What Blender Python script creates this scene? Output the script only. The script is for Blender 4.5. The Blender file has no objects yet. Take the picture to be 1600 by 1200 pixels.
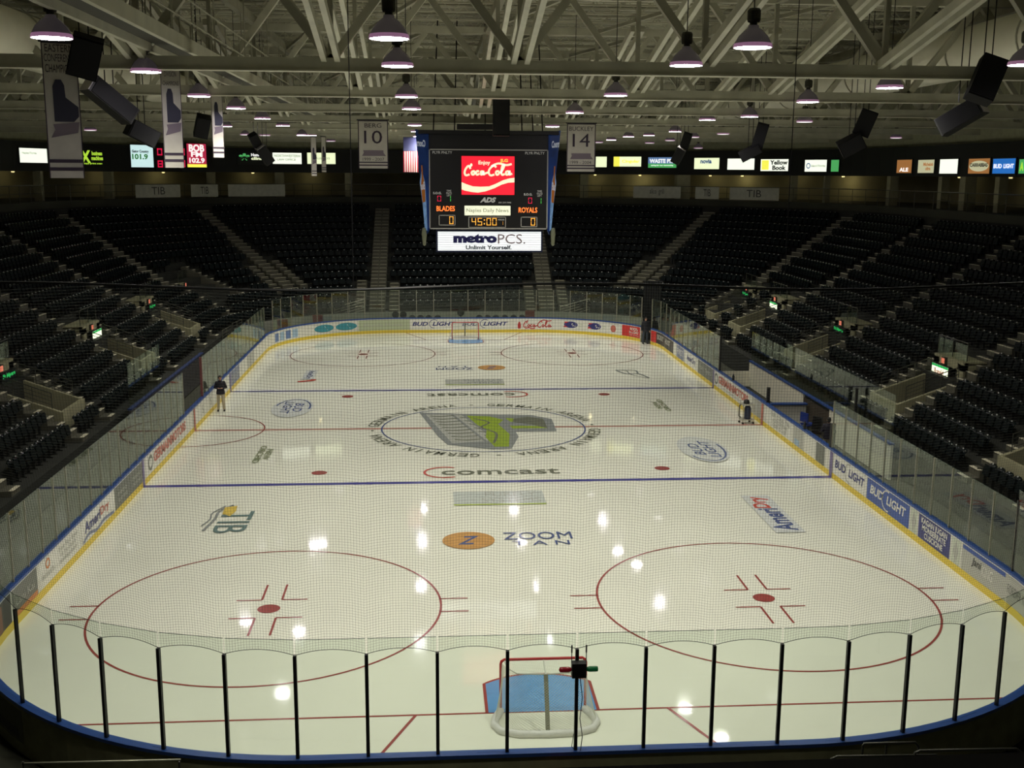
import bpy, math, random
from mathutils import Vector, Matrix
random.seed(7)
S = bpy.context.scene
COL = S.collection
PI = math.pi

# ------------------------------------------------------------------ camera
CAM = Vector((-2.328, -49.22, 11.407)); YAW, PITCH, ROLL, FPX = .0733, .188, .006, 1728.5
_cy, _sy, _cp, _sp = math.cos(YAW), math.sin(YAW), math.cos(PITCH), math.sin(PITCH)
FW = Vector((_sy*_cp, _cy*_cp, -_sp)); _r = Vector((_cy, -_sy, 0)); _u = _r.cross(FW)
RT = _r*math.cos(ROLL) + _u*math.sin(ROLL); UP = -_r*math.sin(ROLL) + _u*math.cos(ROLL)
cd = bpy.data.cameras.new('camera'); cam = bpy.data.objects.new('camera', cd); COL.objects.link(cam)
cd.sensor_width = 36; cd.lens = FPX*36/1600; cd.clip_start = .1; cd.clip_end = 400
cam.matrix_world = Matrix(((RT.x, UP.x, -FW.x, CAM.x), (RT.y, UP.y, -FW.y, CAM.y), (RT.z, UP.z, -FW.z, CAM.z), (0, 0, 0, 1)))
S.camera = cam
def ray(px, py): return FW + RT*(px-800)/FPX - UP*(py-600)/FPX
def at(px, py, x=None, y=None, z=None):
    d = ray(px, py)
    t = (x-CAM.x)/d.x if x is not None else (y-CAM.y)/d.y if y is not None else (z-CAM.z)/d.z
    return CAM + d*t
def proj(p):
    d = Vector(p)-CAM; w = d.dot(FW)
    if w < .5: return (-9999, -9999, w)
    return (800+FPX*d.dot(RT)/w, 600-FPX*d.dot(UP)/w, w)

# ------------------------------------------------------------------ world, exposure
W = bpy.data.worlds.new('world'); S.world = W; W.use_nodes = True
W.node_tree.nodes['Background'].inputs[0].default_value = (.5, .6, .5, 1)
W.node_tree.nodes['Background'].inputs[1].default_value = .0
S.view_settings.view_transform = 'Standard'; S.view_settings.look = 'None'
S.view_settings.gamma = 1; S.view_settings.use_curve_mapping = False
S.view_settings.exposure = 0.0
S.cycles.max_bounces = 8; S.cycles.diffuse_bounces = 4; S.cycles.glossy_bounces = 3
S.cycles.transparent_max_bounces = 24; S.cycles.sample_clamp_indirect = 4
S.cycles.caustics_reflective = False
LAMP_W = 1010.0
LAMP_COL = (1.0, .985, .80)

# ------------------------------------------------------------------ materials
MATS = {}
def M(name, col=(.5, .5, .5), rough=.6, metal=0, emit=0, ecol=None, spec=.5, var=0, vscale=3, bump=0, coat=0):
    if name in MATS: return MATS[name]
    m = bpy.data.materials.new(name); m.use_nodes = True; MATS[name] = m
    nt = m.node_tree; b = nt.nodes['Principled BSDF']
    b.inputs['Base Color'].default_value = (*col, 1); b.inputs['Roughness'].default_value = rough
    b.inputs['Metallic'].default_value = metal; b.inputs['Specular IOR Level'].default_value = spec
    if coat: b.inputs['Coat Weight'].default_value = coat
    if emit:
        b.inputs['Emission Color'].default_value = (*(ecol or col), 1); b.inputs['Emission Strength'].default_value = emit
    if var or bump:
        tc = nt.nodes.new('ShaderNodeTexCoord'); nz = nt.nodes.new('ShaderNodeTexNoise')
        nz.inputs['Scale'].default_value = vscale; nz.inputs['Detail'].default_value = 5
        nt.links.new(tc.outputs['Object'], nz.inputs['Vector'])
    if var:
        mr = nt.nodes.new('ShaderNodeMapRange'); mr.inputs[1].default_value = .3; mr.inputs[2].default_value = .7
        mr.inputs[3].default_value = 1-var; mr.inputs[4].default_value = 1+var
        mx = nt.nodes.new('ShaderNodeVectorMath'); mx.operation = 'SCALE'
        mx.inputs[0].default_value = col
        nt.links.new(nz.outputs[0], mr.inputs[0]); nt.links.new(mr.outputs[0], mx.inputs['Scale'])
        nt.links.new(mx.outputs[0], b.inputs['Base Color'])
    if bump:
        bp = nt.nodes.new('ShaderNodeBump'); bp.inputs['Strength'].default_value = bump; bp.inputs['Distance'].default_value = .02
        nt.links.new(nz.outputs[0], bp.inputs['Height']); nt.links.new(bp.outputs[0], b.inputs['Normal'])
    return m
def glass_mat(name, tint, refl, rough=0.0):
    m = bpy.data.materials.new(name); m.use_nodes = True; nt = m.node_tree; nt.nodes.clear()
    out = nt.nodes.new('ShaderNodeOutputMaterial'); mix = nt.nodes.new('ShaderNodeMixShader')
    tr = nt.nodes.new('ShaderNodeBsdfTransparent'); tr.inputs[0].default_value = (*tint, 1)
    gl = nt.nodes.new('ShaderNodeBsdfGlossy'); gl.inputs['Roughness'].default_value = rough; gl.inputs[0].default_value = (.9, .95, .9, 1)
    lw = nt.nodes.new('ShaderNodeLayerWeight'); lw.inputs[0].default_value = .5
    pw = nt.nodes.new('ShaderNodeMath'); pw.operation = 'POWER'; pw.inputs[1].default_value = 4
    ma = nt.nodes.new('ShaderNodeMath'); ma.operation = 'MULTIPLY_ADD'; ma.inputs[1].default_value = refl; ma.inputs[2].default_value = .035
    nt.links.new(lw.outputs['Facing'], pw.inputs[0]); nt.links.new(pw.outputs[0], ma.inputs[0])
    nt.links.new(ma.outputs[0], mix.inputs[0]); nt.links.new(tr.outputs[0], mix.inputs[1]); nt.links.new(gl.outputs[0], mix.inputs[2])
    nt.links.new(mix.outputs[0], out.inputs[0]); MATS[name] = m
    return m
GLASS = glass_mat('rink_glass', (.93, .965, .935), .46)
white = M('board_white', (.78, .77, .70), .35, var=.05, vscale=1.2)
yellow = M('kick_yellow', (.80, .60, .06), .4)
blue = M('cap_blue', (.025, .075, .30), .35)
back = M('board_back', (.30, .29, .17), .7, var=.15)
black = M('black', (.008, .008, .009), .5)
blackm = M('black_metal', (.012, .012, .014), .35, .3)
alu = M('aluminium', (.62, .60, .52), .4, .3)
red = M('red', (.55, .03, .03), .45)
dred = M('ice_red', (.42, .05, .05), .3)
navy = M('navy', (.02, .03, .22), .4)
steelw = M('painted_steel', (.62, .61, .50), .5, var=.12, vscale=1.5)
steeld = M('painted_steel_dark', (.40, .39, .31), .6, var=.15, vscale=1.5)
deck = M('roof_deck', (.46, .45, .36), .6, .0, var=.15, vscale=.6)
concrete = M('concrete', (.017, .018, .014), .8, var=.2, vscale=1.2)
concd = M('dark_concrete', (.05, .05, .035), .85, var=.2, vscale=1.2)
cwall = M('concrete_wall', (.34, .32, .20), .8, var=.15, vscale=1)
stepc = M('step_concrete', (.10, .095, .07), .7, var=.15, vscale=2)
nosing = M('step_nosing', (.75, .70, .55), .5, var=.1)
seatm = M('seat_plastic', (.004, .0075, .009), .09, spec=.2)
seatm2 = M('seat_pan_plastic', (.003, .006, .007), .5, spec=.12)
metald = M('dark_metal', (.09, .088, .07), .4, .6)
chrome = M('steel_tube', (.35, .34, .28), .3, .8)
duct = M('duct_skin', (.80, .78, .66), .45, .1, var=.06, vscale=.8)

# ------------------------------------------------------------------ mesh builder
class MB:
    def __init__(s): s.v = []; s.f = []; s.m = []
    def add(s, vs, fs, mi=0):
        o = len(s.v); s.v += [tuple(p) for p in vs]
        for f in fs: s.f.append([o+i for i in f]); s.m.append(mi)
        return s
    def box(s, c, d, mi=0, rz=0, rot=None, taper=1):
        hx, hy, hz = d[0]/2, d[1]/2, d[2]/2
        R = rot or Matrix.Rotation(rz, 3, 'Z'); c = Vector(c)
        vs = [c + R @ Vector((x*hx*(taper if z > 0 else 1), y*hy*(taper if z > 0 else 1), z*hz)) for z in (-1, 1) for x, y in ((-1, -1), (1, -1), (1, 1), (-1, 1))]
        return s.add(vs, [(3, 2, 1, 0), (4, 5, 6, 7), (0, 1, 5, 4), (1, 2, 6, 5), (2, 3, 7, 6), (3, 0, 4, 7)], mi)
    def beam(s, a, b, w, h, mi=0):
        a, b = Vector(a), Vector(b); d = (b-a).normalized()
        up = Vector((0, 0, 1)) if abs(d.z) < .95 else Vector((0, 1, 0))
        x = d.cross(up).normalized()*w/2; y = x.cross(d).normalized()*h/2
        vs = [p + q for p in (a, b) for q in (-x-y, x-y, x+y, -x+y)]
        return s.add(vs, [(0, 3, 2, 1), (4, 5, 6, 7), (0, 1, 5, 4), (1, 2, 6, 5), (2, 3, 7, 6), (3, 0, 4, 7)], mi)
    def tube(s, a, b, r, r2=None, n=8, mi=0, cap=True):
        return s.path([a, b], [r, r if r2 is None else r2], n, mi, cap)
    def path(s, pts, r, n=8, mi=0, cap=True, closed=False):
        pts = [Vector(p) for p in pts]; k = len(pts)
        rs = r if isinstance(r, (list, tuple)) else [r]*k
        o = len(s.v); prev = None
        for i, p in enumerate(pts):
            a = pts[i-1] if (i or closed) else p; b = pts[(i+1) % k] if (i < k-1 or closed) else p
            d = (b-a).normalized()
            if prev is None:
                up = Vector((0, 0, 1)) if abs(d.z) < .9 else Vector((1, 0, 0))
                x = d.cross(up).normalized()
            else: x = (prev - d*prev.dot(d)).normalized()
            prev = x; y = d.cross(x)
            for j in range(n):
                t = 2*PI*j/n; s.v.append(tuple(p + (x*math.cos(t) + y*math.sin(t))*rs[i]))
        for i in range(k if closed else k-1):
            for j in range(n):
                q = (j+1) % n; i2 = (i+1) % k
                s.f.append([o+i*n+j, o+i*n+q, o+i2*n+q, o+i2*n+j]); s.m.append(mi)
        if cap and not closed:
            s.f.append([o+j for j in range(n)][::-1]); s.m.append(mi)
            s.f.append([o+(k-1)*n+j for j in range(n)]); s.m.append(mi)
        return s
    def lathe(s, prof, c=(0, 0, 0), n=20, mi=0, axis=None):
        o = len(s.v); c = Vector(c); R = axis or Matrix.Identity(3)
        for r, z in prof:
            for j in range(n):
                t = 2*PI*j/n; s.v.append(tuple(c + R @ Vector((r*math.cos(t), r*math.sin(t), z))))
        for i in range(len(prof)-1):
            for j in range(n):
                q = (j+1) % n; s.f.append([o+i*n+j, o+i*n+q, o+(i+1)*n+q, o+(i+1)*n+j]); s.m.append(mi)
        return s
    def ball(s, c, r, n=10, mi=0, sc=(1, 1, 1)):
        o = len(s.v); c = Vector(c); h = n//2
        s.v.append((c.x, c.y, c.z-r*sc[2]))
        for i in range(1, h):
            a = -PI/2 + PI*i/h
            for j in range(n):
                t = 2*PI*j/n; s.v.append((c.x+r*sc[0]*math.cos(a)*math.cos(t), c.y+r*sc[1]*math.cos(a)*math.sin(t), c.z+r*sc[2]*math.sin(a)))
        s.v.append((c.x, c.y, c.z+r*sc[2])); e = len(s.v)-1
        for j in range(n):
            q = (j+1) % n
            s.f.append([o, o+1+q, o+1+j]); s.m.append(mi); s.f.append([e, e-n+j, e-n+q]); s.m.append(mi)
            for i in range(h-2):
                a = o+1+i*n; s.f.append([a+j, a+q, a+n+q, a+n+j]); s.m.append(mi)
        return s
    def poly(s, pts, mp, mi=0):                      # flat outline through a mapping
        return s.add([mp(*p) for p in pts], [list(range(len(pts)))], mi)
    def rect(s, u0, v0, u1, v1, mp, mi=0, nu=1):
        vs = []
        for i in range(nu+1):
            u = u0+(u1-u0)*i/nu; vs += [mp(u, v0), mp(u, v1)]
        return s.add(vs, [(2*i, 2*i+2, 2*i+3, 2*i+1) for i in range(nu)], mi)
    def ellipse(s, cu, cv, ru, rv, mp, mi=0, n=28):
        return s.poly([(cu+ru*math.cos(2*PI*i/n), cv+rv*math.sin(2*PI*i/n)) for i in range(n)], mp, mi)
    def ring(s, cu, cv, ru, rv, w, mp, mi=0, n=48, a0=0, a1=2*PI):
        vs = []
        for i in range(n+1):
            t = a0+(a1-a0)*i/n; c, q = math.cos(t), math.sin(t)
            vs += [mp(cu+(ru-w/2)*c, cv+(rv-w/2)*q), mp(cu+(ru+w/2)*c, cv+(rv+w/2)*q)]
        return s.add(vs, [(2*i, 2*i+1, 2*i+3, 2*i+2) for i in range(n)], mi)
    def stroke(s, pts, w, mp, mi=0, smooth=True):
        P = [Vector(p) for p in pts]
        if smooth and len(P) > 2:
            Q = []
            for i in range(len(P)-1):
                a = P[max(i-1, 0)]; b = P[i]; c = P[i+1]; d = P[min(i+2, len(P)-1)]
                for k in range(5):
                    t = k/5; Q.append(.5*((2*b)+(c-a)*t+(2*a-5*b+4*c-d)*t*t+(3*b-a-3*c+d)*t**3))
            Q.append(P[-1]); P = Q
        vs = []
        for i, p in enumerate(P):
            d = (P[min(i+1, len(P)-1)]-P[max(i-1, 0)]); d = d.normalized() if d.length > 1e-9 else Vector((1, 0))
            nrm = Vector((-d.y, d.x))*w/2; vs += [mp(p.x-nrm.x, p.y-nrm.y), mp(p.x+nrm.x, p.y+nrm.y)]
        return s.add(vs, [(2*i, 2*i+2, 2*i+3, 2*i+1) for i in range(len(P)-1)], mi)
    def text(s, txt, u0, v0, u1, v1, mp, mi=0, bold=0, shear=0, rot=0, fit=True):
        vs, fs, w, h = glyphs(txt, bold, shear)
        if not vs: return s
        W_, H_ = u1-u0, v1-v0
        out = []
        for x, y in vs:
            a, b = x/w, y/h
            if rot == 90: a, b = 1-b, a
            elif rot == -90: a, b = b, 1-a
            elif rot == 180: a, b = 1-a, 1-b
            out.append(mp(u0+a*W_, v0+b*H_))
        return s.add(out, fs, mi)
    def build(s, name, mats, parent=None, smooth=False, loc=None):
        me = bpy.data.meshes.new(name); me.from_pydata(s.v, [], s.f)
        ms = mats if isinstance(mats, (list, tuple)) else [mats]
        for m in ms: me.materials.append(m)
        if len(ms) > 1: me.polygons.foreach_set('material_index', s.m)
        if smooth: me.polygons.foreach_set('use_smooth', [True]*len(me.polygons))
        o = bpy.data.objects.new(name, me); COL.objects.link(o)
        if parent is not None: o.parent = parent
        if loc is not None: o.location = loc
        return o
_G = {}
def glyphs(txt, bold=0, shear=0):
    k = (txt, bold, shear)
    if k in _G: return _G[k]
    c = bpy.data.curves.new('t', 'FONT'); c.body = txt; c.offset = bold; c.shear = shear; c.resolution_u = 3; c.space_line = .9
    c.align_x = 'CENTER'
    o = bpy.data.objects.new('t', c); COL.objects.link(o)
    bpy.context.view_layer.update()
    me = bpy.data.meshes.new_from_object(o.evaluated_get(bpy.context.evaluated_depsgraph_get()))
    vs = [(v.co.x, v.co.y) for v in me.vertices]; fs = [list(p.vertices) for p in me.polygons]
    bpy.data.objects.remove(o); bpy.data.curves.remove(c); bpy.data.meshes.remove(me)
    if vs:
        x0 = min(v[0] for v in vs); y0 = min(v[1] for v in vs); w = max(v[0] for v in vs)-x0; h = max(v[1] for v in vs)-y0
        vs = [(a-x0, b-y0) for a, b in vs]
        _G[k] = (vs, fs, max(w, 1e-6), max(h, 1e-6))
    else: _G[k] = ([], [], 1, 1)
    return _G[k]
def tag(o, label=None, cat=None, group=None, kind=None):
    if label: o['label'] = label
    if cat: o['category'] = cat
    if group: o['group'] = group
    if kind: o['kind'] = kind
    return o
def thing(name, label, cat, loc=(0, 0, 0), rz=0, group=None, kind=None):
    o = bpy.data.objects.new(name, None); COL.objects.link(o); o.location = loc; o.rotation_euler = (0, 0, rz); o.empty_display_size = .2
    return tag(o, label, cat, group, kind)
def copy_tree(o, parent=None):
    c = o.copy(); COL.objects.link(c)
    if parent is not None: c.parent = parent
    for ch in list(o.children): copy_tree(ch, c)
    return c
def plane_map(o, u, v, off=(0, 0, 0)):
    o, u, v, off = Vector(o), Vector(u), Vector(v), Vector(off)
    return lambda a, b: o + u*a + v*b + off

# ------------------------------------------------------------------ rink outline
HW, HL, RR = 12.95, 30.72, 8.55
CX, CY = HW-RR, HL-RR
Q4 = RR*PI/2
def pt(s, off=0):
    s %= 160.0; segs = [2*CY, Q4, 2*CX, Q4, 2*CY, Q4, 2*CX, Q4]
    i = 0
    while i < 7 and s > segs[i]: s -= segs[i]; i += 1
    R = RR+off
    if i == 0: return Vector((HW+off, -CY+s, 0))
    if i == 2: return Vector((CX-s, HL+off, 0))
    if i == 4: return Vector((-HW-off, CY-s, 0))
    if i == 6: return Vector((-CX+s, -HL-off, 0))
    cx, cy, a0 = {1: (CX, CY, 0), 3: (-CX, CY, PI/2), 5: (-CX, -CY, PI), 7: (CX, -CY, 1.5*PI)}[i]
    a = a0+s/RR
    return Vector((cx+R*math.cos(a), cy+R*math.sin(a), 0))
def srange(s0, s1, step=.5):
    n = max(1, int(math.ceil((s1-s0)/step))); return [s0+(s1-s0)*i/n for i in range(n+1)]
def sweep(mb, s0, s1, prof, mi=0, step=.5, caps=True):
    """closed profile of (offset, z), swept along the rink outline"""
    ss = srange(s0, s1, step); k = len(prof); o = len(mb.v)
    for s in ss:
        for off, z in prof:
            p = pt(s, off); mb.v.append((p.x, p.y, z))
    for i in range(len(ss)-1):
        for j in range(k):
            q = (j+1) % k; mb.f.append([o+i*k+j, o+i*k+q, o+(i+1)*k+q, o+(i+1)*k+j]); mb.m.append(mi)
    if caps:
        mb.f.append([o+j for j in range(k)][::-1]); mb.m.append(mi)
        mb.f.append([o+(len(ss)-1)*k+j for j in range(k)]); mb.m.append(mi)

# ------------------------------------------------------------------ building shell
BX, BY, BR = 4.4, 22.2, 11.2                         # bowl base: corner centre and radius
def bsdf(x, y):
    ax, ay = abs(x)-BX, abs(y)-BY
    return math.hypot(max(ax, 0), max(ay, 0)) + min(max(ax, ay), 0) - BR
SLOTS = [(sg, yc) for sg in (1, -1) for yc in (-15.75, -4.75, 7.2, 18.6)] + [(-1, 28.7), (1, 25.0)]
SLOT_IN, SLOT_OUT, SLOT_HALF, SLOT_Z = 16.7, 19.3, 1.35, 1.45
def in_slot(x, y, pad=0):
    for sg, yc in SLOTS:
        if SLOT_IN-pad < x*sg < SLOT_OUT+pad and abs(y-yc) < SLOT_HALF+pad: return True
    return False
def bowl_pts(o):
    R = BR+o; P = []
    ys = {-BY, BY}
    for sg, yc in SLOTS:
        for q in (-1, 1):
            if abs(yc+q*SLOT_HALF) < BY: ys.add(round(yc+q*SLOT_HALF, 3))
    ys = sorted(ys)
    for y in ys: P.append((BX+R, y))
    def arc(cx, cy, a0):
        for i in range(1, 24): a = a0+PI/2*i/24; P.append((cx+R*math.cos(a), cy+R*math.sin(a)))
    arc(BX, BY, 0); P.append((BX, BY+R)); P.append((-BX, BY+R)); arc(-BX, BY, PI/2)
    for y in reversed(ys): P.append((-BX-R, y))
    arc(-BX, -BY, PI); P.append((-BX, -BY-R)); P.append((BX, -BY-R)); arc(BX, -BY, 1.5*PI)
    return P
def tag_struct(o, label=None, cat=None): return tag(o, label, cat, None, 'structure')

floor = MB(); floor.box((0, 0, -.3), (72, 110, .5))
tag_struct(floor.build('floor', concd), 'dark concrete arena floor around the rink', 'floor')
NROW, RD, RH = 15, .84, .484
mb = MB(); prevP = None
def ring_strip(mb, A, za, B, zb, mi, ymin=-99):
    n = len(A); o = len(mb.v)
    for i in range(n):
        mb.v.append((A[i][0], A[i][1], za[i] if isinstance(za, list) else za)); mb.v.append((B[i][0], B[i][1], zb[i] if isinstance(zb, list) else zb))
    for i in range(n):
        j = (i+1) % n
        if A[i][1] < ymin and A[j][1] < ymin: continue
        mb.f.append([o+2*i, o+2*j, o+2*j+1, o+2*i+1]); mb.m.append(mi)
# build each tread segment by segment so that the entrance slots stay open
def quad(mb, a, b, c, d, mi=0): mb.add([a, b, c, d], [(0, 1, 2, 3)], mi)
last = None
for i in range(NROW):
    o0, o1 = i*RD, (i+1)*RD; z = 1.2+RH*i; A = bowl_pts(o0); B = bowl_pts(o1); n = len(A)
    zt = []
    for k in range(n):
        j = (k+1) % n; mx = (A[k][0]+A[j][0]+B[k][0]+B[j][0])/4; my = (A[k][1]+A[j][1]+B[k][1]+B[j][1])/4
        zt.append(SLOT_Z if in_slot(mx, my) and abs(my) < BY else z)
    zp = last if last else [0]*n
    for k in range(n):
        j = (k+1) % n
        quad(mb, (*A[k], zp[k]), (*A[j], zp[j if False else k]), (*A[j], zt[k]), (*A[k], zt[k]), 0)
        quad(mb, (*A[k], zt[k]), (*A[j], zt[k]), (*B[j], zt[k]), (*B[k], zt[k]), 0)
    last = zt
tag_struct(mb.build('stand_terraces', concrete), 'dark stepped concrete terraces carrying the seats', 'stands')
CO, CZ = NROW*RD, 9.4                                # concourse edge offset and level
mb = MB(); A = bowl_pts(CO); B = bowl_pts(CO+.02); D = bowl_pts(CO+8.5)
ring_strip(mb, A, 1.2+RH*(NROW-1), A, 8.95, 0)
F_ = bowl_pts(CO-.25)
ring_strip(mb, A, 8.95, F_, 8.95, 1); ring_strip(mb, F_, 8.95, F_, CZ, 1); ring_strip(mb, F_, CZ, D, CZ, 1)
tag_struct(mb.build('concourse_slab', [concrete, M('slab_edge', (.03, .03, .02), .8, var=.3, vscale=.3)]), 'concourse floor slab with pale edge above the seats', 'floor')
G_ = bowl_pts(CO+1.1); G2 = bowl_pts(CO+1.5)
fz0, fz1 = 11.38, 13.3
mb = MB(); YM = -34; ring_strip(mb, G_, fz0, G_, fz1, 0, YM); ring_strip(mb, G_, fz0, G2, fz0, 0, YM); ring_strip(mb, G_, fz1, G2, fz1, 0, YM)
tag_struct(mb.build('sign_fascia', M('fascia_black', (.006, .007, .006), .6)), 'black fascia band above the concourse carrying lit adverts', 'wall')
mb = MB(); ring_strip(mb, G2, fz0, G2, 17.9, 0, YM); ring_strip(mb, G2, fz0+.02, D, fz0+.02, 0, YM)
tag_struct(mb.build('wall_upper', M('upper_wall', (.34, .34, .24), .8, var=.1)), 'dim olive upper wall above the advert band', 'wall')
mb = MB(); ring_strip(mb, D, CZ, D, fz0+.02, 0)
tag_struct(mb.build('wall_concourse', M('concourse_wall', (.30, .28, .18), .8, var=.2, vscale=.4)), 'back wall of the open concourse', 'wall')
RZ = 17.8
mb = MB(); mb.box((0, -56.2, 9), (74, .4, 18)); mb.box((-37, -45, 14.6), (.4, 24, 6.6)); mb.box((37, -45, 14.6), (.4, 24, 6.6)); tag_struct(mb.build('wall_near', cwall), 'back wall behind the camera', 'wall')
# corrugated roof deck
mb = MB(); X0, X1, Y0, Y1 = -37, 37, -56, 56
y = Y0; pf = []
while y < Y1: pf += [(y, RZ), (y+.25, RZ), (y+.3, RZ+.12), (y+.55, RZ+.12)]; y += .6
for k in range(len(pf)-1):
    (ya, za), (yb, zb) = pf[k], pf[k+1]
    quad(mb, (X0, ya, za), (X1, ya, za), (X1, yb, zb), (X0, yb, zb))
tag_struct(mb.build('ceiling', deck), 'corrugated metal roof deck', 'ceiling')

# ------------------------------------------------------------------ aisles
AISLES = []                                          # (start, end, half width)
def aisle(x0, y0, x1, y1, hw=.6): AISLES.append((Vector((x0, y0, 0)), Vector((x1, y1, 0)), hw))
for sg in (1, -1):
    for yy in (-17.3, -5.8, 5.6, 16.9): aisle(sg*19.5, yy, sg*28.1, yy)
    aisle(sg*19.7, 25.7, sg*27.4, 28.5); aisle(sg*12.6, 33.6, sg*21.5, 40.9); aisle(sg*6.4, 33.45, sg*6.4, 46.0)
LOWER = []                                           # narrow stairs beside the entrance slots
for sg, yc in SLOTS:
    for q in ((-1, 1) if abs(yc) < BY else (1, -1)):
        LOWER.append((Vector((sg*15.7, yc+q*(SLOT_HALF+.5), 0)), Vector((sg*19.9, yc+q*(SLOT_HALF+.5), 0)), .38))
for sg in (1, -1):
    for dx in (-1.25, 1.25): LOWER.append((Vector((sg*6.4+dx, 33.45, 0)), Vector((sg*6.4+dx, 36.6, 0)), .38))
    for q in (-1, 1):
        n_ = Vector((-7.3*sg, 8.9, 0)).normalized()*1.15*q
        a_ = Vector((sg*12.6, 33.6, 0)); d_ = Vector((sg*8.9, 7.3, 0)).normalized(); LOWER.append((a_+n_, a_+n_+d_*3.3, .38))
def seg_dist(p, a, b):
    d = b-a; L = d.length; d = d/L; t = (p-a).dot(d)
    return t, L, abs((p-a).cross(d).z)
def blocked(x, y, pad=.27):
    p = Vector((x, y, 0))
    for a, b, hw in AISLES+LOWER:
        t, L, q = seg_dist(p, a, b)
        if -.3 < t < L+.3 and q < hw+pad: return True
    if in_slot(x, y, .3): return True
    for sg, yc in SLOTS:
        if SLOT_OUT-.1 < x*sg < SLOT_OUT+1.2 and abs(y-yc) < SLOT_HALF+.35: return True
    return False
names = {}
def place_word(x, y):
    side = 'right' if x > 0 else 'left'
    if y > 33 and abs(x) < 8: return 'far end stand, %s of the scoreboard' % side
    return side
def aisle_label(a, b):
    sd = 'right' if a.x > 0 else 'left'
    if abs(a.x) < 8: return 'straight pale stairs up the far end stand, %s of the scoreboard' % sd
    if a.y > 33: return 'slanting pale stairs climbing the far %s corner of the stands' % sd
    if a.y > 25: return 'pale stairs up the %s stand where it starts to curve' % sd
    k = {-17.3: 'nearest the camera', -5.8: 'behind the near blue line entrance', 5.6: 'beyond the red line', 16.9: 'beyond the far blue line'}[round(a.y, 1)]
    return 'pale stairs up the %s stand %s' % (sd, k)
def steps_for(a, b, hw, low=False):
    d = (b-a).normalized(); n = Vector((-d.y, d.x, 0)); L = (b-a).length
    st = MB(); t = 0; dt = .42; zl = None; N = int(L/dt)
    for k in range(N+1):
        t = k*dt; p = a+d*t; o = bsdf(p.x, p.y)
        if o < 0: continue
        z = 1.2+.576*(o+.25)-.02
        z = min(z, 1.2+RH*(NROW-1)+.5)
        c = p+d*dt/2
        R = Matrix((d, n, Vector((0, 0, 1)))).transposed()
        st.box((c.x, c.y, z-.35), (dt+.02, 2*hw, .7), 0, rot=R)
        e = p+d*.03
        for q in ((-.5, .5) if hw > .5 else (0,)):
            st.box((e.x+n.x*hw*q, e.y+n.y*hw*q, z+.004), (.15, hw*(.86 if hw > .5 else 1.6), .012), 1, rot=R)
    return st
for a, b, hw in AISLES:
    t = thing('aisle_stairs', aisle_label(a, b), 'stairs')
    st = steps_for(a, b, hw)
    st.build('stair_steps', [stepc, nosing], t)
lw_lab = {}
for idx, (a, b, hw) in enumerate(LOWER):
    sd = 'right' if a.x > 0 else 'left'
    st = steps_for(a, b, hw)
    if idx < 2*len(SLOTS):
        sg, yc = SLOTS[idx//2]
        w = {-15.75: 'nearest the camera', -4.75: 'by the near blue line', 7.2: 'beyond the red line', 18.6: 'beyond the far blue line', 28.7: 'at the far corner', 25.0: 'at the far corner'}[yc]
        lab = 'narrow steps on the %s side of the %s stand entrance %s' % ('near' if a.y < yc else 'far', sd, w)
    else:
        k = idx-2*len(SLOTS); inn = ('inner', 'outer')[(k+(0 if sd == 'right' else 1)) % 2]
        lab = 'narrow %s steps beside the %s far %s stairs' % (inn, sd, 'end' if abs(a.x) < 8.5 else 'corner')
    tag(st.build('lower_steps', [stepc, nosing]), lab, 'steps')

# ------------------------------------------------------------------ ice
def ice_material():
    m = bpy.data.materials.new('ice'); m.use_nodes = True; nt = m.node_tree; b = nt.nodes['Principled BSDF']
    b.inputs['Base Color'].default_value = (.83, .83, .74, 1); b.inputs['IOR'].default_value = 1.33
    tc = nt.nodes.new('ShaderNodeTexCoord'); nz = nt.nodes.new('ShaderNodeTexNoise'); nz.inputs['Scale'].default_value = .35; nz.inputs['Detail'].default_value = 8
    nt.links.new(tc.outputs['Object'], nz.inputs['Vector'])
    mr = nt.nodes.new('ShaderNodeMapRange'); mr.inputs[1].default_value = .35; mr.inputs[2].default_value = .7; mr.inputs[3].default_value = .03; mr.inputs[4].default_value = .10
    nt.links.new(nz.outputs[0], mr.inputs[0]); nt.links.new(mr.outputs[0], b.inputs['Roughness'])
    n2 = nt.nodes.new('ShaderNodeTexNoise'); n2.inputs['Scale'].default_value = 2.2; n2.inputs['Detail'].default_value = 4
    nt.links.new(tc.outputs['Object'], n2.inputs['Vector'])
    bp = nt.nodes.new('ShaderNodeBump'); bp.inputs['Strength'].default_value = .12; bp.inputs['Distance'].default_value = .006
    nt.links.new(n2.outputs[0], bp.inputs['Height']); nt.links.new(bp.outputs[0], b.inputs['Normal'])
    cr = nt.nodes.new('ShaderNodeMapRange'); cr.inputs[1].default_value = .3; cr.inputs[2].default_value = .7; cr.inputs[3].default_value = .97; cr.inputs[4].default_value = 1.02
    vm = nt.nodes.new('ShaderNodeVectorMath'); vm.operation = 'SCALE'; vm.inputs[0].default_value = (.83, .83, .74)
    nt.links.new(nz.outputs[0], cr.inputs[0]); nt.links.new(cr.outputs[0], vm.inputs['Scale']); nt.links.new(vm.outputs[0], b.inputs['Base Color'])
    return m
ICE = ice_material()
ice = thing('ice_sheet', 'white ice sheet of the hockey rink with painted lines and logos', 'ice', kind='structure')
mb = MB(); ss = [i*160/240 for i in range(240)]
mb.add([pt(s, .02) for s in ss], [list(range(240))]); mb.build('ice_surface', ICE, ice)
def ipaint(name, col, rough=.14): return M(name, col, rough, var=.08, vscale=4)
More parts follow.
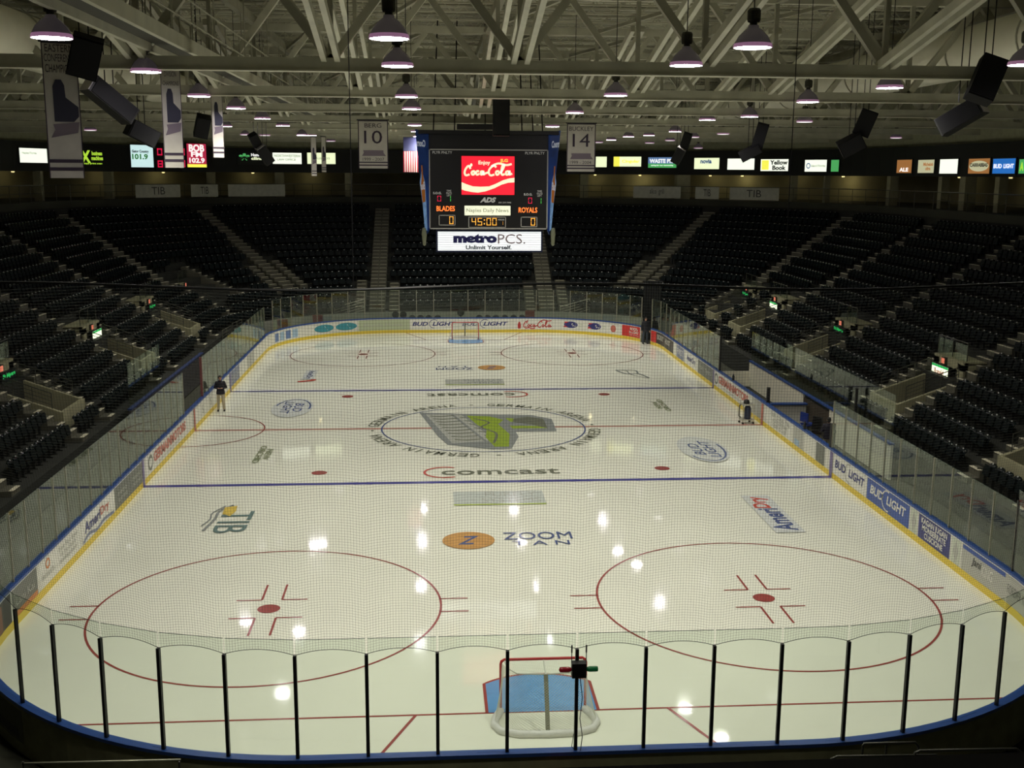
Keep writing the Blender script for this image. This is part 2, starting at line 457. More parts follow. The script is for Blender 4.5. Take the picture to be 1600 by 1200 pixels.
i_red = ipaint('paint_red', (.33, .07, .065)); i_blue = ipaint('paint_blue', (.07, .07, .30)); i_crease = ipaint('paint_crease', (.13, .33, .66))
i_dark = ipaint('paint_dark', (.19, .20, .155)); i_pale = ipaint('paint_pale_blue', (.70, .72, .72)); i_tan = ipaint('paint_tan', (.60, .33, .12))
i_pink = ipaint('paint_centre_red', (.52, .27, .23)); i_green = ipaint('paint_green', (.33, .45, .06)); i_grey = ipaint('paint_grey', (.30, .32, .32)); i_lg = ipaint('paint_light_grey', (.50, .51, .47))
i_lime = ipaint('paint_lime', (.52, .62, .18)); i_gold = ipaint('paint_gold', (.75, .55, .12)); i_navy = ipaint('paint_navy', (.09, .12, .28)); i_ored = ipaint('paint_bright_red', (.60, .10, .08))
_iz = [.004]
def imap():
    _iz[0] += .0004; z = _iz[0]
    return lambda x, y: Vector((x, y, z))
FT = .3048
YB, YG, YD, YN, XD = 29.6*FT, 89.2*FT, 69.1*FT, 24.45*FT, 22*FT
def hwid(y): return HW if abs(y) < CY else CX+math.sqrt(max(0, RR*RR-(abs(y)-CY)**2))
for y in (-YB, YB): MB().rect(-HW, y-.15, HW, y+.15, imap()).build('blue_line', i_blue, ice)
mb = MB(); mb.rect(-HW, -.14, HW, .14, imap()); mb.build('center_line', i_pink, ice)
for y in (-YG, YG): w = hwid(y); MB().rect(-w, y-.03, w, y+.03, imap()).build('goal_line', i_red, ice)
for sy in (-1, 1):
    for sx in (-1, 1):
        mb = MB(); mb.stroke([(sx*2.73, sy*YG), (sx*4.2, sy*(HL-.05))], .07, imap(), smooth=False); mb.build('trapezoid_line', i_red, ice)
        MB().ellipse(sx*XD, sy*YN, .3, .3, imap()).build('faceoff_dot', i_red, ice)
        MB().ellipse(sx*XD, sy*YD, .3, .3, imap()).build('faceoff_dot', i_red, ice)
        mb = MB(); mp = imap(); mb.ring(sx*XD, sy*YD, 4.57, 4.57, .06, mp, n=96)
        for a in (-1, 1):
            for b in (-1, 1):
                cx, cy = sx*XD, sy*YD
                mb.rect(cx+a*.27, cy+b*.62-.03, cx+a*.95, cy+b*.62+.03, mp); mb.rect(cx+a*.27-.03, cy+b*.62, cx+a*.27+.03, cy+b*1.75, mp)
                xe = math.sqrt(4.57**2-.45**2); mb.rect(cx+a*xe, cy+b*.45-.03, cx+a*(xe+.75), cy+b*.45+.03, mp)
        mb.build('faceoff_circle', i_red, ice)
    # goal crease
    N = 20; rr = 1.83; pts = []
    a0 = math.asin(1.37/rr)
    for i in range(N+1):
        a = -.72+1.44*i/N; pts.append((rr*math.sin(a)*1.0, rr*math.cos(a)))
    w = pts[-1][0]
    out = [(x, sy*(YG-v)) for x, v in pts]; out = [(-w, sy*YG)] + out + [(w, sy*YG)]
    MB().poly(out, imap()).build('goal_crease', i_crease, ice)
    mb = MB(); mb.stroke(out, .07, imap(), smooth=False); mb.build('crease_line', i_red, ice)
# penalty box arc and referee crease on the left
MB().ring(-HW, 0, 3.05, 3.05, .06, imap(), a0=-PI/2, a1=PI/2).build('referee_crease', i_red, ice)
# centre circle with lettering
mp = imap(); mb = MB(); mb.ring(0, -.05, 4.62, 4.45, .07, mp, n=120); mb.build('center_circle', i_navy, ice)
mp = imap(); mb = MB()
RT_ = 5.05
full = 'GERMAIN ARENA · '*3 + 'GERMAIN ARENA · '
full = 'GERMAIN ARENA · '*4
nch = len(full)
for i, ch in enumerate(full):
    if ch == ' ': continue
    a = PI/2 - .12 - 2*PI*i/nch; c, s_ = math.cos(a), math.sin(a)
    def mp2(u, v, c=c, s_=s_): return mp((RT_-.27+v)*c + u*s_, -.05+(RT_-.27+v)*s_ - u*c)
    if ch == '·': mb.rect(-.09, .2, .09, .32, mp2)
    else: mb.text(ch, -.2 if ch != 'I' else -.05, 0, .2 if ch != 'I' else .05, .54, mp2, bold=.01)
mb.build('circle_lettering', i_dark, ice)
# team logo: slanted word plate and a bird-like head
mp = imap(); mb = MB()
mb.poly([(-2.97, 3.35), (-1.0, 2.95), (2.4, 2.5), (3.3, 1.6), (3.25, -.9), (1.4, -.95), (1.45, -1.9), (1.0, -4.0), (.2, -4.1), (-1.7, -3.2), (-2.1, -1.6)], mp, 0); mb.build('logo_base', i_grey, ice)
mp = imap(); mb = MB()
mb.poly([(-2.65, 2.9), (-1.45, 2.75), (-.1, -2.7), (-1.5, -2.95)], mp, 0)
mb.poly([(-1.3, 2.75), (-.95, 2.7), (.35, -2.4), (.02, -2.65)], mp, 0)
mb.build('logo_plate', i_lg, ice)
mp = imap(); mb = MB()
for k in range(9):
    y = 2.5-k*.6; x = -2.45+k*.135; mb.stroke([(x, y), (x+.5, y-.1), (x+1.15, y+.05)], .16, mp)
for k in range(7): mb.stroke([(-1.05+k*.2, 2.2-k*.75), (-.75+k*.2, 2.0-k*.75)], .12, mp)
mb.build('logo_lettering', i_dark, ice)
mp = imap(); mb = MB()
mb.poly([(-.7, 2.5), (.4, 2.3), (1.0, 1.5), (.7, .6), (1.1, -1.4), (.9, -3.7), (.3, -3.7), (-.0, -2.0), (.1, -.6), (-.3, .6)], mp)
mb.poly([(1.1, 1.9), (2.3, 1.6), (2.2, .9), (1.3, 1.1)], mp); mb.poly([(1.3, -.3), (2.9, -.3), (2.9, .1), (1.2, .3)], mp)
mb.build('logo_green', i_green, ice)
mp = imap(); mb = MB()
mb.poly([(1.5, 1.75), (2.2, 2.15), (2.9, 1.6), (2.9, -.3), (2.2, .5), (1.4, 1.0)], mp); mb.stroke([(-.4, 1.9), (.3, 1.0), (-.1, 0), (.5, -1.2), (.3, -3.0)], .12, mp)
mb.build('logo_shadow', i_dark, ice)
for sy, rot in ((-1, 0), (1, 180)):
    mp = imap(); mb = MB()
    mb.text('comcast', -2.0 if sy < 0 else -2.6, sy*7.65-.38, 2.6 if sy < 0 else 2.0, sy*7.65+.34, mp, rot=rot, bold=.01)
    mb.build('comcast_lettering', i_dark, ice)
    mb = MB(); mb.ring(-sy*-1*-1.85*1 if False else (-1.85 if sy < 0 else 1.85), sy*7.65, .8, .75, .1, imap(), a0=(PI*.35 if sy < 0 else -PI*.65), a1=(PI*1.65 if sy < 0 else PI*.65))
    mb.build('comcast_crescent', i_ored, ice)
    # pale sponsor strip and the tan disc with its name
    mp = imap(); mb = MB(); mb.rect(-1.6, sy*11.2-.85, 1.65, sy*11.2+.85, mp, 0); mb.build('sponsor_strip', i_lg if sy > 0 else ipaint('paint_strip', (.58, .62, .60)), ice)
    mp = imap(); mb = MB(); mb.rect(-1.6, sy*11.2-.85, 1.65, sy*11.2-.7, mp, 0); mb.build('strip_edge', i_lime, ice)
    mp = imap(); mb = MB(); mb.text('PURELY\nSYSTEMS', -.6, sy*11.2-.55, 1.5, sy*11.2+.75, mp, rot=rot); mb.build('strip_lettering', i_lg if sy < 0 else i_grey, ice)
    cx = -1.22 if sy < 0 else 1.22; mb = MB(); mb.ellipse(cx, sy*15.8, .83, .83, imap()); mb.build('tan_disc', i_tan, ice)
    mp = imap(); mb = MB(); mb.text('Z', cx-.35, sy*15.8-.4, cx+.35, sy*15.8+.4, mp, shear=.4, bold=.02, rot=rot); mb.build('disc_letter', i_navy, ice)
    mp = imap(); mb = MB()
    if sy < 0: mb.text('ZOOM', -.1, -15.8, 2.1, -15.1, mp); mb.text('T A N', .15, -16.35, 1.95, -15.95, mp)
    else: mb.text('ZOOM', -2.1, 15.1, .1, 15.8, mp, rot=180); mb.text('T A N', -1.95, 15.95, -.15, 16.35, mp, rot=180)
    mb.build('disc_lettering', i_navy, ice)
# logos along the sides
mp = imap(); mb = MB(); mb.text('TIB', -9.45, -14.65, -8.4, -12.35, mp, rot=-90); mb.build('tib_lettering', ipaint('paint_slate', (.16, .24, .24)), ice)
mp = imap(); mb = MB(); mb.stroke([(-9.25, -11.6), (-9.6, -12.3), (-9.6, -13.2), (-9.75, -14.4)], .1, mp); mb.stroke([(-9.5, -11.7), (-9.8, -12.5), (-9.75, -13.2), (-9.9, -13.9)], .06, mp); mb.build('tib_wave', i_grey, ice)
mp = imap(); mb = MB(); mb.poly([(-9.1, -11.7), (-9.5, -11.9), (-9.45, -12.6), (-9.15, -12.9), (-9.05, -12.3)], mp); mb.build('tib_sun', i_gold, ice)
mb = MB(); mb.rect(8.75, -15.6, 9.75, -11.4, imap()); mb.build('logo_ground', i_pale, ice)
mp = imap(); mb = MB(); mb.text('Ameri', 8.85, -15.4, 9.6, -13.0, mp, rot=90, bold=.03); mb.build('ameri_lettering', i_navy, ice)
mp = imap(); mb = MB(); mb.text('Dry', 8.85, -12.95, 9.6, -11.6, mp, rot=90, bold=.03); mb.build('dry_lettering', i_ored, ice)
for cx, cy, rot in ((9.05, -4.5, 90), (-9.2, 4.7, -90)):
    mb = MB(); mb.ellipse(cx, cy, 1.0, 2.2, imap()); mb.build('logo_ground', i_pale, ice)
    mp = imap(); mb = MB(); mb.text('BUD\nLIGHT', cx-.5, cy-1.4, cx+.5, cy+1.4, mp, rot=rot, bold=.02, shear=.2)
    mb.ring(cx, cy, .85, 1.95, .09, mp, a0=(-2.5 if rot == 90 else -.2), a1=(.4 if rot == 90 else 2.9)); mb.build('light_lettering', i_navy, ice)
for cx, cy, rot in ((-9.25, -4.5, -90), (9.1, 4.5, 90)):
    mp = imap(); mb = MB(); mb.text('NEW\nORCHID', cx-.3, cy-1.4, cx+.3, cy+1.4, mp, rot=rot, bold=.02); mb.build('small_lettering', ipaint('paint_olive', (.30, .33, .20)), ice)
mb = MB(); mb.rect(-9.65, 12.3, -8.95, 15.2, imap()); mb.build('logo_ground', i_pale, ice)
mp = imap(); mb = MB(); mb.text('AmeriDry', -9.55, 12.5, -9.1, 15.0, mp, rot=-90, bold=.03); mb.build('ameri_lettering', i_navy, ice)
mp = imap(); mb = MB(); mb.stroke([(-9.75, 11.6), (-9.0, 12.0), (-8.95, 12.3)], .3, mp); mb.build('red_swoosh', i_ored, ice)
mp = imap(); mb = MB(); mb.stroke([(8.5, 14.6), (8.9, 13.4), (9.6, 13.4), (10.0, 12.0)], .12, mp); mb.stroke([(8.5, 14.6), (9.6, 14.5), (9.6, 13.4)], .12, mp); mb.stroke([(9.1, 14.4), (9.2, 13.0), (9.9, 11.9)], .07, mp); mb.build('outline_logo', i_grey, ice)

# ------------------------------------------------------------------ boards, posts and glass
GZ_NEAR, GZ_SIDE = 3.34, 2.95
def bmap(off=-.012, sc=0):
    return lambda u, v: (lambda p: Vector((p.x, p.y, v)))(pt(-u, off))     # u runs rightwards as seen from the ice
def make_boards(label, parts, glass, post_mat, zt_glass, zt_post, doors=()):
    t = thing('dasher_boards', label, 'rink boards')
    f = MB(); k = MB(); c = MB(); st = MB()
    for s0, s1 in parts:
        sweep(f, s0, s1, [(0, .02), (.09, .02), (.09, 1.03), (0, 1.03)]); sweep(k, s0, s1, [(-.012, .0), (.002, .0), (.002, .21), (-.012, .21)])
        sweep(c, s0, s1, [(-.03, 1.03), (.16, 1.03), (.16, 1.1), (-.03, 1.1)]); sweep(st, s0, s1, [(-.008, .985), (.001, .985), (.001, 1.015), (-.008, 1.015)])
    f.build('board_face', white, t); k.build('kick_plate', yellow, t); c.build('cap_rail', blue, t); st.build('trim_strip', M('trim_white', (.85, .85, .82), .3), t)
    bk = MB()
    for s0, s1 in parts: sweep(bk, s0, s1, [(.092, .0), (.13, .0), (.13, 1.03), (.092, 1.03)])
    bk.build('board_back', back, t)
    for s0, s1, n, z1, zp, bothends in glass:
        ds = (s1-s0)/n
        for i in range(n):
            g = MB(); a = s0+i*ds+.02; b = s0+(i+1)*ds-.02
            pa, pb, pc, pd = pt(a, .05), pt(b, .05), pt(b, .066), pt(a, .066)
            vs = [(p.x, p.y, z) for z in (1.1, z1) for p in (pa, pb, pc, pd)]
            g.add(vs, [(3, 2, 1, 0), (4, 5, 6, 7), (0, 1, 5, 4), (1, 2, 6, 5), (2, 3, 7, 6), (3, 0, 4, 7)])
            g.build('glass_pane', GLASS, t)
            e = MB(); e.tube(Vector((pa.x, pa.y, z1+.004)), Vector((pb.x, pb.y, z1+.004)), .006, n=4); e.build('glass_edge', M('glass_edge', (.06, .09, .07), .4), t)
        for i in range(n+1):
            if i == n and not bothends: continue
            s = s0+i*ds; p = pt(s, .07); q = pt(s+.1, .07); an = math.atan2(q.y-p.y, q.x-p.x)
            wp = .062 if post_mat is blackm else .034; b = MB(); b.box((p.x, p.y, 1.1+(zp-1.1)/2), (wp, .06, zp-1.1), rz=an)
            b.build('support_post', post_mat, t)
    return t
NS0, NS1 = 2*2*CY+2*Q4+2*CX-1.0, 160.0
near_s0 = 124.6; near_s1 = 159.6
gap = 0
# posts of the near end measured: about 1.24 m apart
bN = make_boards('curved near end boards seen from behind, blue cap rail and tall glass between black posts', [(124.2, 160.0)],
                 [(124.9, 159.89, 28, GZ_NEAR, 3.05, True)], blackm, GZ_NEAR, 3.05)
lightpost = M('post_metal', (.36, .34, .27), .45, .2)
yR = lambda y: y+CY                                  # parameter of a point on the right side
yL = lambda y: 2*CY+2*Q4+2*CX+(CY-y)
bR = make_boards('right side boards with beer and law firm adverts beneath low glass', [(0, yR(21.9))],
                 [(-.11, yR(-8.8), 11, GZ_SIDE, GZ_SIDE-.02, True), (yR(8.3), yR(21.9), 11, GZ_SIDE, GZ_SIDE-.02, True)], lightpost, 0, 0)
bF = make_boards('far end boards carrying the cola, beer and radio adverts behind the goal', [(yR(21.9), 46.9), (48.2, 2*CY+2*Q4+2*CX)],
                 [(yR(21.9)+.02, 46.9, 2, 3.1, 3.1, True), (48.2, 48.2+1.242*24, 24, 3.1, 3.1, True)], lightpost, 0, 0)
bL = make_boards('left side boards with red car dealer advert and low reflecting glass', [(yL(22.17), 124.2)],
                 [(yL(22.0), yL(2.4), 16, GZ_SIDE, GZ_SIDE-.02, True), (yL(-1.7), 124.9, 19, GZ_SIDE, GZ_SIDE-.02, True)], lightpost, 0, 0)
def advert(parent, sa, sb, col, z0=.22, z1=.98, name='advert_panel'):
    """panel between two parameters (sa > sb: left to right as read)"""
    mb = MB(); mb.rect(-sa, z0, -sb, z1, bmap(-.006), nu=max(1, int(abs(sa-sb)/.5)))
    return mb.build(name, col, parent)
def lett(panel, txt, u0, v0, u1, v1, mat, bold=0, shear=0, name='lettering'):
    mb = MB(); mb.text(txt, u0, v0, u1, v1, bmap(-.014), bold=bold, shear=shear); return mb.build(name, mat, panel)
adw = M('advert_white', (.80, .79, .74), .35); adn = M('advert_navy', (.03, .035, .20), .35); adb = M('advert_blue', (.035, .09, .38), .35)
adg = M('advert_grey', (.17, .18, .16), .4); adlg = M('advert_light_grey', (.48, .48, .44), .4); adr = M('advert_red', (.62, .03, .03), .4); adt = M('advert_teal', (.05, .30, .38), .4)
adk = M('advert_black', (.02, .02, .025), .4); adgr = M('advert_pale_green', (.50, .56, .38), .4); ado = M('advert_orange', (.65, .22, .05), .4); adbl = M('advert_light_blue', (.35, .50, .66), .4)
adrt = M('advert_dull_red', (.55, .16, .12), .4); brown = M('advert_brown', (.20, .07, .04), .4)
# far end, left to right
p = advert(bF, 78.2, 74.85, adw)
for k in range(4):
    mb = MB(); u = -77.9+k*.78; mb.rect(u, .32, u+.6, .88, bmap(-.012)); mb.build('blue_square', adbl if k % 2 else M('advert_mid_blue', (.12, .2, .42), .4), p)
    lett(p, 'F', u+.12, .4, u+.45, .8, adk if k < 2 else adw, bold=.03)
for s in (72.55, 70.75):
    mb = MB(); mb.ellipse(-s, .62, .82, .27, bmap(-.012)); e = mb.build('teal_oval', adt, bF); lett(e, 'SOL', -s-.5, .50, -s+.5, .78, adw, bold=.03)
p = advert(bF, 69.82, 66.1, adgr); lett(p, 'Florida Home', -69.4, .5, -66.6, .72, adlg)
for s0, s1 in ((65.9, 62.75), (62.3, 58.95)):
    p = advert(bF, s0+.1, s1-.1, adw); w = s0-s1; lett(p, 'BUD', -s0, .5, -s0+w*.36, .8, adn, .03, .25); lett(p, 'LIGHT', -s0+w*.46, .5, -s1, .8, adn, .03, .25)
    mb = MB(); mb.ring(-s0+w*.5, .65, .35, .3, .04, bmap(-.014), a0=PI*.3, a1=PI*1.5); mb.build('crescent', adn, p)
def script_cola(mb, u0, v0, w, h, mp, mi=0, lw=.06, amp=True):
    """flowing two-word script drawn as strokes in a unit box"""
    L = [[(.14, .62), (.10, .80), (.04, .60), (.02, .38), (.05, .24), (.12, .30)], [(.14, .92), (.16, .84), (.12, .76)],
         [(.19, .50), (.16, .40), (.18, .28), (.22, .34), (.22, .46), (.19, .50)], [(.31, .46), (.28, .50), (.25, .40), (.27, .28), (.32, .34)],
         [(.39, .48), (.35, .46), (.35, .30), (.38, .32), (.40, .48), (.40, .30), (.44, .36), (.49, .42)],
         [(.66, .72), (.60, .82), (.52, .60), (.51, .36), (.55, .24), (.62, .30)], [(.56, .78), (.70, .95), (.86, .86), (.97, .92)],
         [(.68, .52), (.65, .42), (.67, .28), (.71, .34), (.71, .46), (.68, .52)], [(.74, .38), (.79, .60), (.82, .84), (.78, .80), (.76, .45), (.78, .28), (.83, .34)],
         [(.91, .50), (.86, .46), (.86, .30), (.90, .32), (.93, .50), (.92, .30), (.98, .36)], [(.08, .12), (.2, .20), (.3, .10), (.42, .17)]]
    for st in L[:10+amp]: mb.stroke([(u0+x*w, v0+y*h) for x, y in st], lw, mp, mi)
p = advert(bF, 58.5, 55.2, adw)
mb = MB(); mp = bmap(-.014); mb.poly([(-58.22, .28), (-58.02, .28), (-58.0, .55), (-58.07, .78), (-58.17, .78), (-58.24, .55)], mp); mb.build('bottle_picture', M('cola_red', (.5, .03, .03), .4), p)
mb = MB(); script_cola(mb, -57.85, .2, 2.15, .75, bmap(-.014), lw=.07); mb.build('script_lettering', M('cola_red', (.5, .03, .03), .4), p)
for s in (55.0, 53.15):
    p = advert(bF, s+.1, s-1.7, adw); mb = MB(); mb.ellipse(-s+.68, .64, .52, .24, bmap(-.012)); mb.build('emblem', adn, p)
    lett(p, 'Z', -s+.1, .45, -s+.55, .85, adr, .04, .2); lett(p, '100', -s+.6, .52, -s+1.1, .76, adw, .04)
    lett(p, 'Today\nHits', -s+1.27, .5, -s+1.6, .78, adgr)
p = advert(bF, 51.4, 50.2, adw); mb = MB(); mb.ellipse(-50.9, .6, .24, .26, bmap(-.012)); mb.build('round_emblem', adrt, p); lett(p, 'American Realty', -51.3, .88, -50.3, .96, adg)
p = advert(bF, 50.1, 48.25, adr); lett(p, "ROOFs\nin a DAY", -49.4, .45, -48.4, .88, adw, .03); lett(p, 'sunroofing', -49.4, .3, -48.4, .4, adw)
p = advert(bF, 46.85, 46.0, adr)
p = advert(bR, 44.0, 41.4, adk); lett(p, 'BOOST', -43.9, .5, -42.4, .85, adlg, .04)
p = advert(bF, 46.0, 44.1, adk); lett(p, 'BOOST', -45.8, .5, -44.4, .85, adlg, .04)
p = advert(bR, 40.4, 38.4, M('advert_slate', (.22, .25, .38), .4)); lett(p, 'FIRST', -40.2, .45, -38.6, .8, adw)
p = advert(bR, 38.3, 34.9, adw); lett(p, 'AmeriDry', -37.6, .4, -35.4, .82, adn, .03)
p = advert(bR, 34.8, 31.4, adg); lett(p, 'Fort Myers', -34.4, .45, -31.8, .8, adlg)
p = advert(bR, 31.3, 24.2, adw)
def dealer(par, u0, u1):
    mb = MB(); mb.ellipse(u0+.5, .62, .36, .3, bmap(-.012)); mb.build('round_emblem', adg, par); mb = MB(); mb.ellipse(u0+.5, .62, .22, .18, bmap(-.016)); mb.build('emblem_face', adw, par)
    lett(par, 'GERMAINMOTORS', u0+1.0, .48, u1, .9, adrt, .05); lett(par, 'toyota of naples honda', u0+1.8, .3, u1-1.2, .42, adlg)
dealer(p, -31.1, -24.5)
# red centre line on both side boards, and gate edges
for par, s in ((bR, 22.17), (bL, yL(0))): MB().rect(-s-.15, .0, -s+.15, 1.0, bmap(-.02)).build('center_stripe', adrt, par)
for par, s in ((bR, yR(-YB)), (bR, yR(YB)), (bL, yL(YB)), (bL, yL(-YB))): MB().rect(-s-.15, .0, -s+.15, 1.0, bmap(-.02)).build('blue_stripe', M('stripe_violet', (.20, .16, .34), .4), par)
p = advert(bR, 23.9, 22.5, adlg)
p = advert(bR, 21.1, 17.9, adw); lett(p, 'CAPE CORAL TIRE\nAUTO REPAIR\nGULF COAST', -20.9, .3, -18.2, .92, adlg, .02)
p = advert(bR, 17.7, 16.4, adlg); mb = MB(); mb.rect(-17.5, .24, -16.9, .5, bmap(-.012)); mb.build('blue_patch', adbl, p)
p = advert(bR, 14.9, 13.9, adg)
p = advert(bR, 13.0, 9.66, adw); lett(p, 'BUD', -12.75, .5, -11.65, .82, adn, .03, .15); lett(p, 'LIGHT', -11.35, .5, -9.85, .82, adn, .03, .15)
MB().ring(-11.3, .62, .42, .34, .05, bmap(-.014), a0=PI*.4, a1=PI*1.6).build('crescent', adlg, p)
p = advert(bR, 9.6, 6.1, adb); lett(p, 'BUD', -9.3, .5, -8.2, .82, adw, .03, .15); lett(p, 'LIGHT', -7.9, .5, -6.35, .82, adw, .03, .15)
MB().ring(-7.85, .62, .42, .34, .05, bmap(-.014), a0=PI*.4, a1=PI*1.6).build('crescent', adw, p)
for s0, s1 in ((6.0, 5.5), (3.15, 2.6)):
    p = advert(bR, s0, s1, M('advert_sage', (.62, .66, .56), .4)); c = -(s0+s1)/2
    MB().poly([(c-.17, .6), (c, .26), (c+.17, .6), (c, .94)], bmap(-.012)).build('diamond', adlg, p)
p = advert(bR, 5.4, 3.25, adn); lett(p, 'KAGAN JUGAN\nMONSERRATE\nCUSCIONE', -5.2, .3, -3.45, .93, adw, .03)
p = advert(bR, 2.5, 0, adlg); MB().rect(-2.45, .86, -.05, .98, bmap(-.012), nu=4).build('blue_band', adb, p)
lett(p, 'Jani', -1.9, .5, -1.35, .8, adk, .01, .2); lett(p, 'KING', -1.3, .45, -.7, .75, adw, .01)
p = advert(bN, 160.0, 158.2, adlg); lett(p, 'FOREVER YOUNG', -159.9, .5, -158.4, .75, adg)
# left side, left to right as read (far end of numbers first: near camera = high parameter)
p = advert(bL, 124.15, 122.35, adg); lett(p, 'Lani Kai', -123.9, .5, -122.6, .72, adlg); MB().rect(-124.1, .22, -122.4, .36, bmap(-.012), nu=3).build('orange_edge', ado, p)
p = advert(bN, 127.9, 124.25, adk); lett(p, 'ROOST', -127.6, .45, -126.1, .85, adw, .04); MB().rect(-125.9, .24, -124.9, .9, bmap(-.012), nu=3).build('brown_picture', brown, p)
p = advert(bL, 122.2, 118.6, adw); MB().ring(-121.5, .78, .14, .12, .06, bmap(-.014)).build('orange_emblem', ado, p); lett(p, 'PRODUCTS', -122.0, .42, -121.0, .56, adlg)
lett(p, 'Your Best Bowl\nin the Beach\nbowling center', -120.6, .35, -118.9, .9, adlg)
p = advert(bL, 118.5, 115.0, adw); lett(p, 'Ameri', -118.2, .5, -116.6, .85, adn, .03); lett(p, 'Dry', -116.55, .5, -115.6, .85, adrt, .03)
mb = MB(); mb.stroke([(-118.4, .28), (-117.8, .40), (-117.0, .28), (-116.2, .36), (-115.1, .26)], .1, bmap(-.014)); mb.build('wave', M('advert_slate', (.22, .25, .38), .4), p)
p = advert(bL, 114.9, 111.4, adg)
for u in (-114.6, -112.7): lett(p, 'metro\nhomes', u, .4, u+1.2, .75, adlg)
p = advert(bL, 110.8, 103.5, adw); dealer(p, -110.6, -104.0)
for s in (100.5, 98.6, 95.5): lett(bL, 'S', -s, .4, -s+.35, .8, adlg)
p = advert(bL, 93.4, 90.3, M('advert_slate', (.22, .25, .38), .4)); lett(p, 'LEHIGH', -93.1, .4, -90.6, .8, adlg)
p = advert(bL, 87.5, 85.1, adlg)
# poster on the back of the near boards
mb = MB(); mb.rect(-131.2, .25, -128.0, .95, lambda u, v: (lambda q: Vector((q.x, q.y, v)))(pt(-u, .135)), nu=6); q = mb.build('back_poster', M('poster_dark', (.13, .13, .09), .7), bN)
mb = MB(); mb.rect(-131.0, .32, -128.1, .52, lambda u, v: (lambda q: Vector((q.x, q.y, v)))(pt(-u, .14)), nu=6); mb.build('poster_band', black, q)
# small sticker on the near glass
q0 = pt(129.95, .045); q1 = pt(130.08, .045); mb = MB(); mb.add([(q0.x, q0.y, 1.42), (q1.x, q1.y, 1.42), (q1.x, q1.y, 1.6), (q0.x, q0.y, 1.6)], [(0, 1, 2, 3)]); mb.build('sticker', adw, bN)

# ------------------------------------------------------------------ spectator netting above the near glass
net = thing('protective_netting', 'fine dark spectator netting hung above the near end glass', 'netting')
NZ1 = 9.58; strand = M('net_strand', (.045, .05, .04), .8)
NX = 13.4
def ztop(x): return 9.56 + .06*math.cos(x*.9) + .004*abs(x)
posts = [pt(124.9+i*34.99/28, .07) for i in range(29)]
posts = [q for q in posts if q.y < -22]
def nbase(x):
    """bottom cord: arcs from post top to post top"""
    for i in range(len(posts)-1):
        a, b = posts[i], posts[i+1]
        if a.x <= x <= b.x and b.x-a.x > .05:
            t = (x-a.x)/(b.x-a.x); return a.y+(b.y-a.y)*t+.0, 3.05+.1*4*t*(1-t)
    e = posts[0] if x < 0 else posts[-1]
    return e.y, 3.05
XL, XR_ = posts[0].x, posts[-1].x
cell = .0505; nx = int((XR_-XL)/cell); nzc = int((9.56-3.1)/cell)
def netpt(x, t):
    yb, zb = nbase(x); yt = -31.0; wob = .02*math.sin(x*1.3)+.006*math.sin(x*3.1+t*4)
    return Vector((x, yb+.02+(yt-yb)*t + wob*math.sin(PI*min(1, t*1.0)), zb+(ztop(x)-zb)*t))
RS = .0017
mb = MB()
for i in range(nx+1):
    x = XL+.01+(XR_-XL-.02)*i/nx
    mb.path([netpt(x, t) for t in (0, .08, .25, .5, .75, 1)], RS, n=3, cap=False)
mb.build('net_strands_upright', strand, net); net.children[0]['kind'] = 'stuff'
mb = MB(); xs = [XL+.01+(XR_-XL-.02)*k/110 for k in range(111)]
for j in range(1, nzc):
    mb.path([netpt(x, j/nzc) for x in xs], RS, n=3, cap=False)
o = mb.build('net_strands_level', strand, net); o['kind'] = 'stuff'
mb = MB(); xs = [XL+.01+(XR_-XL-.02)*k/280 for k in range(281)]; mb.path([netpt(x, 0) for x in xs], .006, n=5); mb.build('bottom_cord', black, net)
mb = MB(); mb.path([(x*1.3, -31.0, ztop(x)) for x in xs], .022, n=6); mb.build('top_cable', M('cable_black', (.01, .01, .01), .4), net)
for q in (-10.5, -3.6, 3.6, 10.5): MB().tube((q, -31.0, ztop(q)), (q, -31.0, RZ), .008, n=5).build('hanger_wire', black, net)

